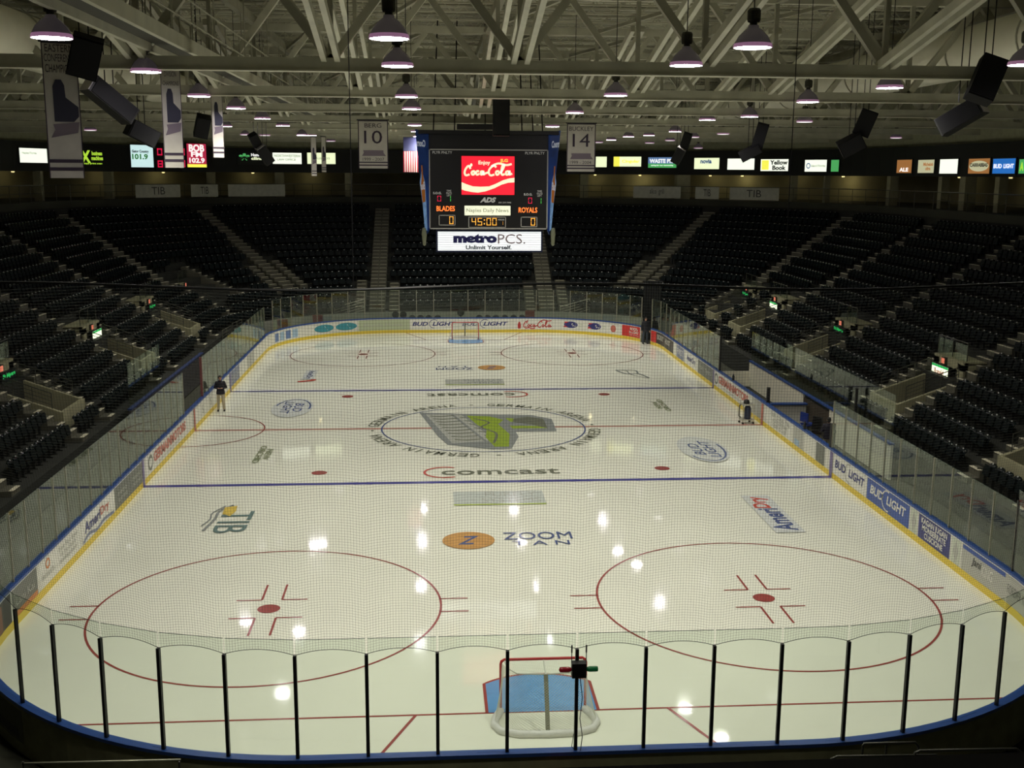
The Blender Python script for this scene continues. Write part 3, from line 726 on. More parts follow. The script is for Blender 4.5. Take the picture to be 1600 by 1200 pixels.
# ------------------------------------------------------------------ goals
def make_goal(y, sy, label):
    """y: goal line; sy=+1 when the back of the goal points to +y"""
    t = thing('hockey_goal', label, 'goal', (0, y, 0), 0 if sy > 0 else PI)
    fr = MB(); pts = [(-.915, 0, 0), (-.915, 0, .6), (-.915, 0, 1.12), (-.90, 0, 1.18), (-.84, 0, 1.22), (0, 0, 1.22), (.84, 0, 1.22), (.90, 0, 1.18), (.915, 0, 1.12), (.915, 0, .6), (.915, 0, 0)]
    fr.path(pts, .032, n=10); fr.build('goal_frame', M('goal_red', (.50, .03, .035), .35), t, True)
    b = MB(); base = [(-.915, 0, .05), (-1.05, .35, .05), (-1.08, .62, .05), (-.95, .9, .05), (-.6, 1.05, .05), (0, 1.08, .05), (.6, 1.05, .05), (.95, .9, .05), (1.08, .62, .05), (1.05, .35, .05), (.915, 0, .05)]
    b.path(base, .085, n=10); b.build('base_padding', M('goal_padding', (.74, .73, .72), .6, bump=1.0, vscale=9), t, True)
    tb = MB(); tb.path([(-.84, 0, 1.2), (-.78, .3, 1.16), (-.6, .48, 1.12), (0, .5, 1.10), (.6, .48, 1.12), (.78, .3, 1.16), (.84, 0, 1.2)], .016, n=8); tb.tube((0, 0, 1.2), (0, .5, 1.1), .016); tb.build('top_brace', M('brace_white', (.62, .62, .56), .5), t)
    cp = MB(); cp.box((0, .78, .6), (.09, .03, 1.12), rot=Matrix.Rotation(math.atan2(.55, 1.02), 3, 'X')); cp.build('center_strap', M('strap_grey', (.24, .24, .18), .6), t)
    # netting drawn as diagonal twine on the back and the sides
    n = MB(); top = [(-.84, 0, 1.2), (-.6, .48, 1.12), (.6, .48, 1.12), (.84, 0, 1.2)]
    def surf(u, v):                                      # u 0..1 round the base, v 0..1 upwards
        k = u*(len(base)-1); i = min(int(k), len(base)-2); f = k-i
        bpnt = Vector(base[i])*(1-f)+Vector(base[i+1])*f; bpnt.z = .1
        tp = [Vector((-.9, .0, 1.15)), Vector((-.86, .15, 1.17)), Vector((-.82, .25, 1.16)), Vector((-.72, .4, 1.13)), Vector((-.4, .5, 1.1)), Vector((0, .5, 1.1)), Vector((.4, .5, 1.1)), Vector((.72, .4, 1.13)), Vector((.82, .25, 1.16)), Vector((.86, .15, 1.17)), Vector((.9, 0, 1.15))]
        tpp = tp[i]*(1-f)+tp[i+1]*f
        return bpnt*(1-v)+tpp*v + Vector((0, .06*math.sin(PI*v), 0))
    NU = 66
    for d in (1, -1):
        for i in range(-22, NU+22):
            P = []
            for k in range(12):
                v = k/11; u = (i+d*22*v*1.0)/NU
                if 0 <= u <= 1: P.append(surf(u, v))
            if len(P) > 1: n.path(P, .0022, n=3, cap=False)
    for i in range(0, 40):
        x = -.82+1.64*i/39; n.path([(x, 0, 1.21), (x*.9, .49, 1.1)], .0022, n=3, cap=False)
    for j in range(1, 10): n.path([(-.84, j*.05, 1.2-j*.01), (.84, j*.05, 1.2-j*.01)], .0022, n=3, cap=False)
    n.build('goal_net', M('twine_white', (.70, .70, .62), .7), t)
    return t
make_goal(-YG, -1, 'near hockey goal seen from behind, red frame over a blue crease')
make_goal(YG, 1, 'far hockey goal seen from its open front before the beer advert')

# goal lamp on the post behind the near goal
g = thing('goal_light', 'black goal light box with red and green lamps on a glass post', 'goal light', (.24, -30.93, 2.73))
MB().box((0, 0, 0), (.26, .16, .27)).build('lamp_box', black, g)
R_ = Matrix.Rotation(PI/2, 3, 'Y')
mb = MB(); mb.lathe([(.0, -.02), (.045, 0), (.05, .05), (.05, .16), (.035, .2), (0, .21)], (-.34, 0, 0), 12, axis=R_); mb.build('red_lamp', M('lamp_red', (.25, .01, .02), .25, emit=.05, ecol=(.5, .02, .04)), g, True)
mb = MB(); mb.lathe([(.0, -.02), (.035, 0), (.05, .05), (.05, .16), (.045, .2), (0, .21)], (.14, 0, 0), 12, axis=R_); mb.build('green_lamp', M('lamp_green', (.01, .12, .04), .25, emit=.05, ecol=(.02, .35, .1)), g, True)
for x in (-.13, .13): mb = MB(); mb.tube((x, 0, .12), (x, 0, .32), .008); mb.tube((x, 0, .32), (x, 0, .46), .014); mb.build('antenna', black, g)
mb = MB(); mb.path([(.03, .1, -.12), (.09, .12, -.6), (.05, .1, -1.0), (.10, .1, -1.35), (.07, .1, -1.65), (.12, .2, -1.95)], .008, n=5); mb.path([(-.06, .1, -1.3), (-.09, .1, -1.55), (-.03, .1, -1.62)], .006, n=5); mb.build('power_cable', black, g)

# ------------------------------------------------------------------ benches and penalty box
t = thing('players_bench_wall', 'tan white wall with blue cap behind the benches on the right', 'wall', kind='structure')
mb = MB()
for y0, y1 in ((-9.6, -3.0), (.5, 9.4)): mb.box((15.05, (y0+y1)/2, .69), (.1, y1-y0, 1.38))
mb.box((14.1, 9.4, .42), (1.9, .1, .84)); mb.build('wall_panel', M('bench_wall', (.90, .86, .72), .5, var=.04), t)
mb = MB(); mb.box((15.05, -.1, 1.41), (.17, 19.0, .07)); mb.build('cap_rail', blue, t)
mb = MB(); mb.box((15.06, -1.25, .60), (.06, 3.45, 1.2)); mb.build('dark_gate', M('gate_dark', (.06, .045, .03), .6), t)
for y0, y1, n, z1 in ((3.4, 9.3, 5, 3.05), (-9.6, 3.4, 10, 3.3)):
    for i in range(n):
        a = y0+(y1-y0)*i/n+.01; b = y0+(y1-y0)*(i+1)/n-.01; mb = MB(); mb.box((15.06, (a+b)/2, (1.45+z1)/2), (.016, b-a, z1-1.45)); mb.build('glass_pane', GLASS, t)
t2 = thing('penalty_box_wall', 'dark low wall with blue cap and glass behind the left penalty box', 'wall', kind='structure')
mb = MB(); mb.box((-15.05, 4.9, .76), (.1, 15.0, 1.48)); mb.build('wall_panel', M('pbox_wall', (.075, .07, .075), .5), t2)
mb = MB(); mb.box((-15.05, 4.9, 1.54), (.17, 15.0, .07)); mb.build('cap_rail', M('cap_blue_shaded', (.025, .045, .16), .5), t2)  # cap blue darkened in colour to paint in the shade behind the box
for i in range(5):
    a = -2.6+1.1*i; mb = MB(); mb.box((-15.06, a+.55, 2.55), (.016, 1.08, 1.9)); mb.build('glass_pane', GLASS, t2)
d_ = thing('bench_divider', 'white divider with blue counter and black post between the right benches', 'divider', (13.1, -.2, 0))
MB().box((.95, 0, .5), (1.75, .06, 1.0)).build('divider_panel', white, d_); MB().box((.95, 0, 1.03), (1.8, .35, .06)).build('counter', blue, d_)
MB().box((.02, 0, .9), (.14, .14, 1.8)).build('divider_post', black, d_)
for y0, y1, lab in ((.4, 8.6, 'long brown plank bench in the far right team box'), (-8.4, -.8, 'long brown plank bench in the near right team box')):
    b = thing('team_bench', lab, 'bench', (13.75, (y0+y1)/2, 0), group='plank benches of the team boxes')
    MB().box((0, 0, .47), (.34, y1-y0, .05)).build('seat', M('plank', (.32, .17, .07), .5, var=.2), b)
    for k in range(4):
        MB().box((0, (k-1.5)*(y1-y0)/4, .22), (.26, .06, .44)).build('leg', metald, b)
tag(MB().box((13.05, -8.68, 1.52), (.16, .16, 1.02)).build('corner_post', black), 'black post where the right glass restarts at the bench', 'post')
tag(MB().box((13.05, 8.22, 2.0), (.1, .1, 1.9)).build('corner_post', black), 'black post ending the far right glass before the bench', 'post')
tag(MB().box((-13.05, 2.34, 2.0), (.1, .1, 1.9)).build('corner_post', M('post_red', (.2, .06, .06), .5)), 'dark red post ending the far left glass by the penalty box', 'post')
tag(MB().box((14.85, -6.3, 2.3), (.09, .09, 1.3)).build('bench_post', black), 'black post standing in front of the glass behind the near bench', 'post')
c = thing('blue_chair', 'blue plastic chair on the bench side of the right boards', 'chair', (14.45, -2.0, 0), 1.9)
MB().box((0, 0, .47), (.5, .5, .07)).build('seat', M('chair_blue', (.02, .05, .30), .4), c); MB().box((0, .24, .80), (.5, .07, .42)).build('backrest', M('chair_blue', (.02, .05, .30), .4), c)
for x in (-.2, .2):
    for y in (-.2, .2): MB().tube((x, y, 0), (x, y, .45), .02).build('leg', blackm, c)
c = thing('office_chair', 'black padded chair next to the person at the bench', 'chair', (14.2, -4.2, 0), 2.2)
MB().box((0, 0, .62), (.5, .5, .12)).build('seat', black, c); MB().box((0, .22, 1.05), (.5, .12, .55), taper=.85).build('backrest', black, c)
MB().tube((0, 0, .08), (0, 0, .6), .03).build('pedestal', M('tan_metal', (.4, .33, .16), .5), c)
mb = MB()
for k in range(5): mb.tube((0, 0, .09), (.3*math.cos(k*1.257), .3*math.sin(k*1.257), .04), .02)
mb.build('chair_base', blackm, c)
b = thing('water_bottle', 'small black bottle standing on the right boards cap near the bench', 'bottle', (13.02, -5.6, 1.1))
MB().lathe([(0, 0), (.06, 0), (.065, .2), (.03, .27)], n=10).build('bottle_body', black, b); MB().lathe([(.03, .27), (.03, .32), (0, .33)], n=10).build('bottle_cap', adk, b)
b = thing('water_bottle', 'small black bottle on the right boards cap by the far bench', 'bottle', (13.02, 5.4, 1.1))
MB().lathe([(0, 0), (.06, 0), (.065, .2), (.03, .27)], n=10).build('bottle_body', black, b); MB().lathe([(.03, .27), (.03, .32), (0, .33)], n=10).build('bottle_cap', adk, b)

# wheeled cart on the ice by the red line
c = thing('wheeled_cart', 'pale metal cart with dark canister standing on the ice by right boards', 'cart', (12.3, .35, 0), .15)
mb = MB()
for x in (-.26, .26):
    for y in (-.2, .2): mb.tube((x, y, .1), (x, y, .92), .02)
for z in (.2, .92): mb.box((0, 0, z), (.58, .46, .04))
mb.build('cart_frame', M('cart_metal', (.50, .49, .42), .4, .3), c)
mb = MB(); mb.path([(-.28, 0, .3), (-.38, 0, .35), (-.38, 0, .85), (-.28, 0, .9)], .022); mb.build('handle', black, c)
MB().lathe([(0, .22), (.15, .22), (.16, .3), (.16, .72), (.12, .82), (0, .84)], (.03, -.05, 0), 14).build('canister', M('canister_navy', (.02, .03, .07), .4), c, True)
MB().lathe([(0, .94), (.13, .94), (.14, 1.0), (.1, 1.12), (0, 1.15)], (-.02, 0, 0), 14).build('motor', black, c, True)
for x in (-.26, .26):
    for y in (-.2, .2): MB().lathe([(0, -.02), (.05, -.02), (.05, .02), (0, .02)], (x, y, .05), 10, axis=Matrix.Rotation(PI/2, 3, 'X')).build('wheel', black, c)

# ------------------------------------------------------------------ seating entrances with their lit signs
def rails(mb, a, b, n=4, h=.95, posts=4, r=.022):
    a, b = Vector(a), Vector(b)
    for k in range(n): z = h*(k+1)/n; mb.tube(a+Vector((0, 0, z)), b+Vector((0, 0, z)), r*(1.3 if k == n-1 else .8), n=6)
    for k in range(posts): p = a+(b-a)*k/(posts-1); mb.tube(p, p+Vector((0, 0, h)), r, n=6)
SIGN_G = M('lit_green', (.02, .25, .05), .5, emit=.9, ecol=(.02, .45, .10)); SIGN_Y = M('lit_yellow', (.8, .8, .2), .5, emit=1.6, ecol=(.80, .95, .25)); SIGN_W = M('lit_white', (.9, .9, .8), .5, emit=1.3, ecol=(.92, 1.0, .70))
SIGN_B = M('sign_dark', (.01, .02, .02), .4); REDL = M('lit_red', (.6, .1, .05), .5, emit=.7, ecol=(.9, .25, .15)); dull_red = M('sign_red', (.5, .05, .04), .5, emit=.25)
where = {-15.75: 'nearest the camera', -4.75: 'by the near blue line', 7.2: 'beyond the red line', 18.6: 'beyond the far blue line', 28.7: 'at the far corner', 25.0: 'at the far corner'}
for sg, yc in SLOTS:
    sd = 'right' if sg > 0 else 'left'
    t = thing('seating_entrance', 'concrete tunnel entrance with sloping walls in the %s stand %s' % (sd, where[yc]), 'entrance', (sg*16.7, yc, 0), 0 if sg > 0 else PI)
    for q in (-1, 1):
        mb = MB(); y = q*(SLOT_HALF-.08)
        z0, z1 = 2.2, 3.12
        vs = [(x, y+e*.09, z) for e in (-1, 1) for x, z in ((0, 1.0), (2.6, 1.0), (2.6, z1), (0, z0))]
        mb.add(vs, [(0, 1, 2, 3), (7, 6, 5, 4), (0, 4, 5, 1), (1, 5, 6, 2), (2, 6, 7, 3), (3, 7, 4, 0)]); mb.build('side_wall', cwall, t)
        if q*sg < 0 or True:
            mb = MB(); rails(mb, (.35, y, z0+.12), (2.5, y, z1-.02), 4, .62, 4, .016); mb.build('railing', metald, t)
    MB().box((0, 0, 1.6), (.16, 2*SLOT_HALF, 1.2)).build('end_wall', cwall, t)
    mb = MB(); mb.box((2.75, 1.1, 2.6), (.2, .5, 2.4)); mb.box((2.75, -1.1, 2.6), (.2, .5, 2.4)); mb.box((2.75, 0, 3.72), (.2, 2.7, .36)); mb.box((3.2, 0, 3.86), (1.0, 2.7, .1))
    for q in (-1, 1): mb.box((3.2, q*1.3, 2.9), (.9, .1, 1.9))
    mb.build('head_wall', cwall, t)
    mb = MB(); mb.box((3.4, 0, 2.5), (.04, 2.5, 2.3)); mb.build('tunnel_shade', black, t)  # black sheet stands for the shade inside the tunnel
    mb = MB(); mb.box((2.8, 0, 4.25), (.02, 2.6, .72)); mb.build('glass_guard', GLASS, t)
    mb = MB(); rails(mb, (2.8, -1.3, 3.95), (2.8, 1.3, 3.95), 1, .75, 3, .02); mb.build('guard_rail', metald, t)
    kind = {(1, -4.75): 'w', (1, 7.2): 'g', (1, 18.6): 'w2', (1, 25.0): 'g', (-1, -4.75): 'g', (-1, 7.2): 'w3', (-1, 18.6): 'g', (-1, 28.7): 'w', (1, -15.75): 'w', (-1, -15.75): 'w2'}[(sg, yc)]
    desc = {'w': 'white lit advert sign', 'w2': 'white lit sign with black picture', 'w3': 'white and yellow lit sign', 'g': 'green and yellow lit sign'}[kind]
    sgn = thing('illuminated_sign', '%s in the %s stand entrance %s' % (desc, sd, where[yc]), 'sign', (sg*19.30, yc+.5, 0), 0 if sg > 0 else PI)
    MB().box((.0, 0, 3.05), (.1, 1.56, .98)).build('sign_case', black, sgn)
    mp = plane_map((-.06, .75 if True else 0, 2.6), (0, -1, 0), (0, 0, 1))
    if kind == 'g':
        MB().rect(0, .6, 1.5, .9, mp).build('sign_face', SIGN_B, sgn); mb = MB(); mb.text('Ft Myers', .1, .64, 1.4, .86, plane_map((-.064, .75, 2.6), (0, -1, 0), (0, 0, 1)), bold=.05); mb.build('upper_lettering', SIGN_G, sgn)
        MB().rect(0, .0, 1.5, .58, mp).build('lower_face', SIGN_B, sgn); mb = MB(); mb.text('coffee', .1, .05, 1.4, .32, plane_map((-.064, .75, 2.6), (0, -1, 0), (0, 0, 1)), bold=.08); mb.build('lower_lettering', SIGN_Y, sgn)
    else:
        MB().rect(0, 0, 1.5, .9, mp).build('sign_face', SIGN_W, sgn); f2 = plane_map((-.064, .75, 2.6), (0, -1, 0), (0, 0, 1))
        MB().rect(0, .8, 1.5, .9, f2).build('green_edge', SIGN_G, sgn)
        if kind == 'w': mb = MB(); mb.text('Ronald', .25, .5, 1.1, .72, f2, bold=.03); mb.text('tires', .4, .15, 1.0, .4, f2, bold=.03); mb.build('lettering', dull_red, sgn)
        elif kind == 'w2': mb = MB(); mb.poly([(.3, .15), (1.1, .3), (1.2, .6), (.6, .55)], f2); mb.build('dark_picture', SIGN_B, sgn)
        else: mb = MB(); mb.rect(.1, .1, .7, .35, f2); mb.build('yellow_patch', SIGN_Y, sgn)
    e = thing('exit_lamp', 'small orange red lit box above the %s stand entrance %s' % (sd, where[yc]), 'exit light', (sg*19.28, yc+.25*sg, 3.74), 0 if sg > 0 else PI)
    MB().box((0, 0, 0), (.1, .34, .3)).build('lamp_case', metald, e); MB().box((-.055, 0, 0), (.01, .28, .22)).build('lamp_face', REDL, e)

# ------------------------------------------------------------------ seats
def seat_parts():
    bk = MB(); NXs, NZs = 6, 5
    def sh(u, v, s):
        x = (u-.5)*.485; z = .42+v*.44
        corner = max(0, abs(u-.5)*2-.45)/.55; z -= (corner**2)*.06*v
        y = .02+.08*v+.06*max(0, v-.72)/.28-.03*(2*u-1)**2; z -= .035*(max(0, v-.72)/.28)**2
        return (x, y+s, z)
    for s in (-.018, .018):
        o = len(bk.v)
        for j in range(NZs+1):
            for i in range(NXs+1): bk.v.append(sh(i/NXs, j/NZs, s if j < NZs else s*.5))
        for j in range(NZs):
            for i in range(NXs):
                a = o+j*(NXs+1)+i; f = [a, a+1, a+NXs+2, a+NXs+1]; bk.f.append(f if s < 0 else f[::-1]); bk.m.append(0)
    K = (NXs+1)*(NZs+1)
    for i in range(NXs): a = NZs*(NXs+1)+i; bk.f.append([a, a+1, a+1+K, a+K]); bk.m.append(0); bk.f.append([i+1, i, i+K, i+1+K]); bk.m.append(0)
    for j in range(NZs):
        for c in (0, NXs): a = j*(NXs+1)+c; f = [a, a+NXs+1, a+NXs+1+K, a+K]; bk.f.append(f if c == 0 else f[::-1]); bk.m.append(0)
    pn = MB(); pn.box((0, -.09, .60), (.42, .07, .36), rot=Matrix.Rotation(-.22, 3, 'X'), taper=.9)
    st = MB()
    st.box((-.258, .0, .30), (.024, .10, .60)); st.box((-.258, -.12, .60), (.026, .34, .035)); st.box((-.258, 0, .02), (.026, .26, .03))
    pl_ = MB(); pl_.box((0, .098, .818), (.075, .012, .045), rot=Matrix.Rotation(-.55, 3, 'X'))  # pale plate added as a painted highlight on the seat top
    return bk, pn, st, pl_
bk, pn, st, plt_ = seat_parts()
glintm = M('seat_glint', (.42, .43, .41), .3)
SEATS = []
for i in range(NROW):
    o = i*RD+.55; R = BR+o; z = 1.2+RH*i
    per = []
    L1, LA_, L2 = 2*BY, R*PI/2, 2*BX
    tot = 2*L1+4*LA_+2*L2; n = int(tot/.525)
    for k in range(n):
        s = tot*k/n; u = s
        if u < L1: p = (BX+R, -BY+u); a = 0
        elif u < L1+LA_: a = (u-L1)/R; p = (BX+R*math.cos(a), BY+R*math.sin(a))
        elif u < L1+LA_+L2: a = PI/2; p = (BX-(u-L1-LA_), BY+R)
        elif u < L1+2*LA_+L2: a = PI/2+(u-L1-LA_-L2)/R; p = (-BX+R*math.cos(a), BY+R*math.sin(a))
        elif u < 2*L1+2*LA_+L2: a = PI; p = (-BX-R, BY-(u-L1-2*LA_-L2))
        elif u < 2*L1+3*LA_+L2: a = PI+(u-2*L1-2*LA_-L2)/R; p = (-BX+R*math.cos(a), -BY+R*math.sin(a))
        elif u < 2*L1+3*LA_+2*L2: continue
        else: a = 1.5*PI+(u-2*L1-3*LA_-2*L2)/R; p = (BX+R*math.cos(a), -BY+R*math.sin(a))
        if p[1] < -30 and abs(p[0]) < 8: continue
        q = proj((p[0], p[1], z+.7))
        if not (-150 < q[0] < 1750 and q[1] < 1290 and q[2] > 3): continue
        if blocked(*p): continue
        inview = 5 < q[0] < 1595 and q[1] < 1195
        SEATS.append((q[2] if inview else 999, p[0], p[1], z, a, i, s))
SEATS.sort(key=lambda t: t[0])
def outer_yaw(a): return a-PI/2                        # template faces -y; its back points along +y
proto = thing('folding_seat', 'x', 'seat'); 
bo = bk.build('backrest', seatm, proto, True); po = pn.build('seat_pan', seatm2, proto); so = st.build('stanchion', M('seat_metal', (.012, .013, .012), .5), proto); plt_.build('glint_plate', glintm, proto)
ORD = ['zeroth', 'first', 'second', 'third', 'fourth', 'fifth', 'sixth', 'seventh', 'eighth', 'ninth', 'tenth', 'eleventh', 'twelfth', 'thirteenth', 'fourteenth', 'fifteenth', 'sixteenth', 'seventeenth', 'eighteenth', 'nineteenth', 'twentieth']
ORD += ['twenty-'+w for w in ORD[1:10]] + ['thirtieth'] + ['thirty-'+w for w in ORD[1:10]] + ['fortieth'] + ['forty-'+w for w in ORD[1:10]]
IND = SEATS[:300]
cnt = {}
def block(x, y):
    sd = 'right' if x > 0 else 'left'
    if y < -22: return sd, 'near corner'
    for lim, nm in ((-17.3, 'nearest side'), (-5.8, 'near blue line'), (5.6, 'red line'), (16.9, 'far blue line')):
        if y < lim: return sd, nm
    return sd, 'far'
IND.sort(key=lambda t: (t[5], t[1] > 0, t[2]))
for idx, (w, x, y, z, a, i, s) in enumerate(IND):
    o = proto if idx == 0 else copy_tree(proto)
    o.location = (x, y, z); o.rotation_euler = (0, 0, outer_yaw(a))
    sd, nm = block(x, y); k = (sd, nm, i); cnt[k] = cnt.get(k, 0)+1
    o['label'] = 'dark seat, %s stand %s block, %s row up, %s from near end' % (sd, nm, ORD[i+1], ORD[min(cnt[k], len(ORD)-1)])
    o['group'] = 'dark folding seats in the lower rows of the side stands'
# the remaining thousands of seats as one mass
V, F, SM, MI = [], [], [], []
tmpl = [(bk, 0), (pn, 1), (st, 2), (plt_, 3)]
tv, tf, tm = [], [], []
for b, mi in tmpl:
    o = len(tv); tv += b.v; tf += [[o+q for q in f] for f in b.f]; tm += [mi]*len(b.f)
import numpy as np
tva = np.array(tv); rest = SEATS[300:]
allv = []
for w, x, y, z, a, i, s in rest:
    an = outer_yaw(a)+random.uniform(-.03, .03); c_, s_ = math.cos(an), math.sin(an)
    v = tva.copy(); tilt = random.uniform(-.01, .01)
    vx = v[:, 0]*c_-v[:, 1]*s_+x; vy = v[:, 0]*s_+v[:, 1]*c_+y
    allv.append(np.stack([vx, vy, v[:, 2]+z], 1))
allv = np.concatenate(allv); nt_ = len(tv)
loops = np.array([q for f in tf for q in f]); ltot = np.array([len(f) for f in tf]); m_ = len(rest)
me = bpy.data.meshes.new('seat_rows'); me.vertices.add(len(allv)); me.vertices.foreach_set('co', allv.ravel())
LI = (loops[None, :]+np.arange(m_)[:, None]*nt_).ravel(); me.loops.add(len(LI)); me.loops.foreach_set('vertex_index', LI)
LT = np.tile(ltot, m_); LS = np.concatenate([[0], np.cumsum(LT)[:-1]]); me.polygons.add(len(LT)); me.polygons.foreach_set('loop_start', LS); me.polygons.foreach_set('loop_total', LT)
me.materials.append(seatm); me.materials.append(seatm2); me.materials.append(MATS['seat_metal']); me.materials.append(glintm)
me.polygons.foreach_set('material_index', np.tile(np.array(tm), m_)); me.polygons.foreach_set('use_smooth', np.tile(np.array([t == 0 for t in tm]), m_))
me.update(calc_edges=True); me.validate()
o = bpy.data.objects.new('seat_rows', me); COL.objects.link(o)
tag(o, 'thousands of dark folding seats filling the upper and far stands', 'seats', kind='stuff')
print('seats', len(SEATS))

# ------------------------------------------------------------------ lamps over the ice
LAMPS = [(81, 60, 58), (228, 113, 42), (608, 61, 56), (621, 104, 45), (1176, 75, 55), (1072, 103, 45), (1390, 138, 39), (1602, 102, 50), (635, 152, 33), (643, 171, 26), (962, 150, 32), (898, 177, 25), (1262, 160, 32), (1105, 188, 24), (1257, 191, 25), (1171, 183, 26), (311, 151, 32), (369, 170, 27), (352, 198, 16), (141, 204, 17), (384, 211, 18), (410, 186, 26), (414, 212, 15), (442, 197, 20), (486, 212, 17), (517, 221, 15), (955, 219, 14), (982, 214, 16), (1014, 212, 17), (1055, 206, 20), (1047, 220, 13), (1015, 224, 12), (935, 223, 10), (1084, 215, 17), (1091, 232, 11), (1130, 210, 18), (1215, 229, 12), (1264, 226, 14), (1378, 239, 14), (1400, 216, 13), (1440, 237, 13), (1515, 234, 15)]
lamps = []
for u, v, w in LAMPS:
    p = at(u, v, z=13.72); d = (p-CAM).dot(FW)
    if p.y < CAM.y or d > 93 or abs(p.x) > 30: d = min(FPX*.66/w, 88); p = CAM+ray(u, v)*d
    lamps.append((p.x, p.y, p.z, u, v))
for x, y in ((-3.1, 7.5), (-3.1, 16), (-3.1, 24.5), (-3.1, 32), (3.8, 7.5), (3.8, 15.5), (3.8, 24), (3.8, 31.5), (-10.5, 24), (-3.1, -35)):  # extra lamps added along the rows to light the ice
    q = proj((x, y, 13.95)); lamps.append((x, y, 13.72, q[0], q[1]))
shade_m = M('lamp_reflector', (.20, .18, .185), .25, .3, emit=.018, ecol=(.9, .75, .85)); glow = M('lamp_glow', (1, 1, 1), .5, emit=42.0, ecol=(1.0, .93, 1.0)); dimglow = M('lamp_dim_glow', (1, 1, 1), .5, emit=2.2, ecol=(1.0, .95, .95))
def lamp_proto(glowm, light):
    t = thing('high_bay_lamp', 'x', 'lamp')
    MB().lathe([(.35, 0), (.355, .015), (.33, .10), (.27, .21), (.17, .31), (.10, .36), (.095, .40), (0, .41)], n=24).build('reflector_shade', shade_m, t, True)
    MB().lathe([(.352, 0), (.360, .002), (.357, .03), (.345, .075), (.340, .075)], n=24).build('shade_rim', M('rim_pink', (.5, .3, .42), .3, emit=.30, ecol=(.6, .28, .5)), t)
    MB().lathe([(0, .012), (.30, .012), (.345, .004)], n=24).build('lens', glowm, t)
    mb = MB(); mb.tube((0, 0, .40), (0, 0, .47), .07, n=12); mb.lathe([(.11, .46), (.125, .50), (.125, .66), (.10, .70), (0, .72)], n=14); mb.build('ballast_housing', metald, t)
    mb = MB(); mb.tube((0, 0, .7), (0, 0, 3.85), .012, n=5); mb.build('hanging_wire', blackm, t)
    if light:
        ld = bpy.data.lights.new('lamp_light', 'SPOT'); ld.energy = LAMP_W; ld.color = LAMP_COL; ld.spot_size = math.radians(136); ld.spot_blend = .9; ld.shadow_soft_size = .28
        lo = bpy.data.objects.new('lamp_light', ld); COL.objects.link(lo); lo.parent = t; lo.location = (0, 0, -.04)
    return t
pl, pdm = None, None
lamps.sort(key=lambda t: t[1])
def lampname(k, x, y, u, v):
    colx = 'far left' if x < -12.5 else 'left' if x < -6.5 else 'centre left' if x < 0.5 else 'centre right' if x < 8 else 'right' if x < 13.5 else 'far right'
    return colx
cc = {}
for x, y, z, u, v in lamps:
    lit = abs(x) < 13 and y < 33
    if lit:
        if pl is None: o = pl = lamp_proto(glow, True)
        else: o = copy_tree(pl)
    else:
        if pdm is None: o = pdm = lamp_proto(dimglow, False)
        else: o = copy_tree(pdm)
    o.location = (x, y, z); c = lampname(0, x, y, u, v); cc[c] = cc.get(c, 0)+1
    o['label'] = 'round hanging %s lamp, %s from the camera in the %s row of lamps' % ('glowing' if lit else 'dim', ORD[cc[c]], c)  # the extra lamps added along the rows get this label too
    o['group'] = 'high bay lamps hanging under the roof, some of them added'

# ------------------------------------------------------------------ roof steel
TY = [-21.4+9.1*k for k in range(-3, 8)]
nodes = [at(px, 113, y=-21.4).x for px in (518, 803, 1080, 1345)]
NSP = 4.55; nx0 = nodes[0]-NSP*7
BZ, TZ = 13.95, 17.0
tn = ['first', 'second', 'third', 'fourth', 'fifth', 'sixth', 'seventh', 'eighth', 'ninth', 'tenth', 'eleventh']
for k, y in enumerate(TY):
    if k < 3: continue
    t = thing('roof_truss', 'pale steel roof truss crossing the hall, %s from the camera end' % tn[k-3], 'roof truss', (0, y, 0))
    mb = MB(); mb.beam((-36, 0, BZ), (36, 0, BZ), .30, .30, 0); mb.beam((-36, 0, BZ-.15), (36, 0, BZ-.15), .36, .03, 0); mb.build('bottom_chord', steelw, t)
    MB().beam((-36, 0, TZ), (36, 0, TZ), .26, .26).build('top_chord', steelw, t)
    xs = [nx0+NSP*i for i in range(16)]
    for i, x in enumerate(xs):
        mb = MB(); mb.beam((x, 0, BZ), (x, 0, TZ), .13, .13); mb.build('truss_post', steeld, t)
        mb = MB(); mb.beam((x, 0, BZ+.1), (x+NSP/2, .0, TZ), .2, .2); mb.build('diagonal_brace', steelw, t)
        mb = MB(); mb.beam((x+NSP/2, 0, TZ), (x+NSP, 0, BZ+.1), .2, .2); mb.build('diagonal_brace', steeld, t)
        if abs(x) < 12.5:
            mb = MB()
            for q in (-.16, .16): mb.beam((x+q, 0, BZ+.12), (x+q, -9.0, BZ+2.1), .13, .2)
            mb.build('raking_strut', steelw, t)
            mb = MB(); mb.beam((x, 0, TZ), (x+NSP*.5, -9.1, TZ-2.4 if False else TZ), .12, .12); mb.build('top_tie', steeld, t)
for k in range(44):
    y = -44+2.2*k
    if proj((0, y, 17.4))[2] < 12: continue
    mb = MB(); mb.beam((-36, 0, RZ-.04), (36, 0, RZ-.04), .1, .06); mb.beam((-36, 0, RZ-.55), (36, 0, RZ-.55), .09, .06)
    x = -36; j = 0
    while x < 36: mb.beam((x, 0, RZ-.55 if j % 2 else RZ-.04), (x+.5, 0, RZ-.04 if j % 2 else RZ-.55), .035, .035); x += .5; j += 1
    o = mb.build('roof_joist', steelw, loc=(0, y, 0)); tag(o, kind='structure')
for x in (-26, -17.5, -9, 0, 9, 17.5, 26):
    o = MB().beam((x, -50, RZ-.75), (x, 52, RZ-.75), .22, .34).build('roof_purlin', steeld); tag(o, kind='structure')
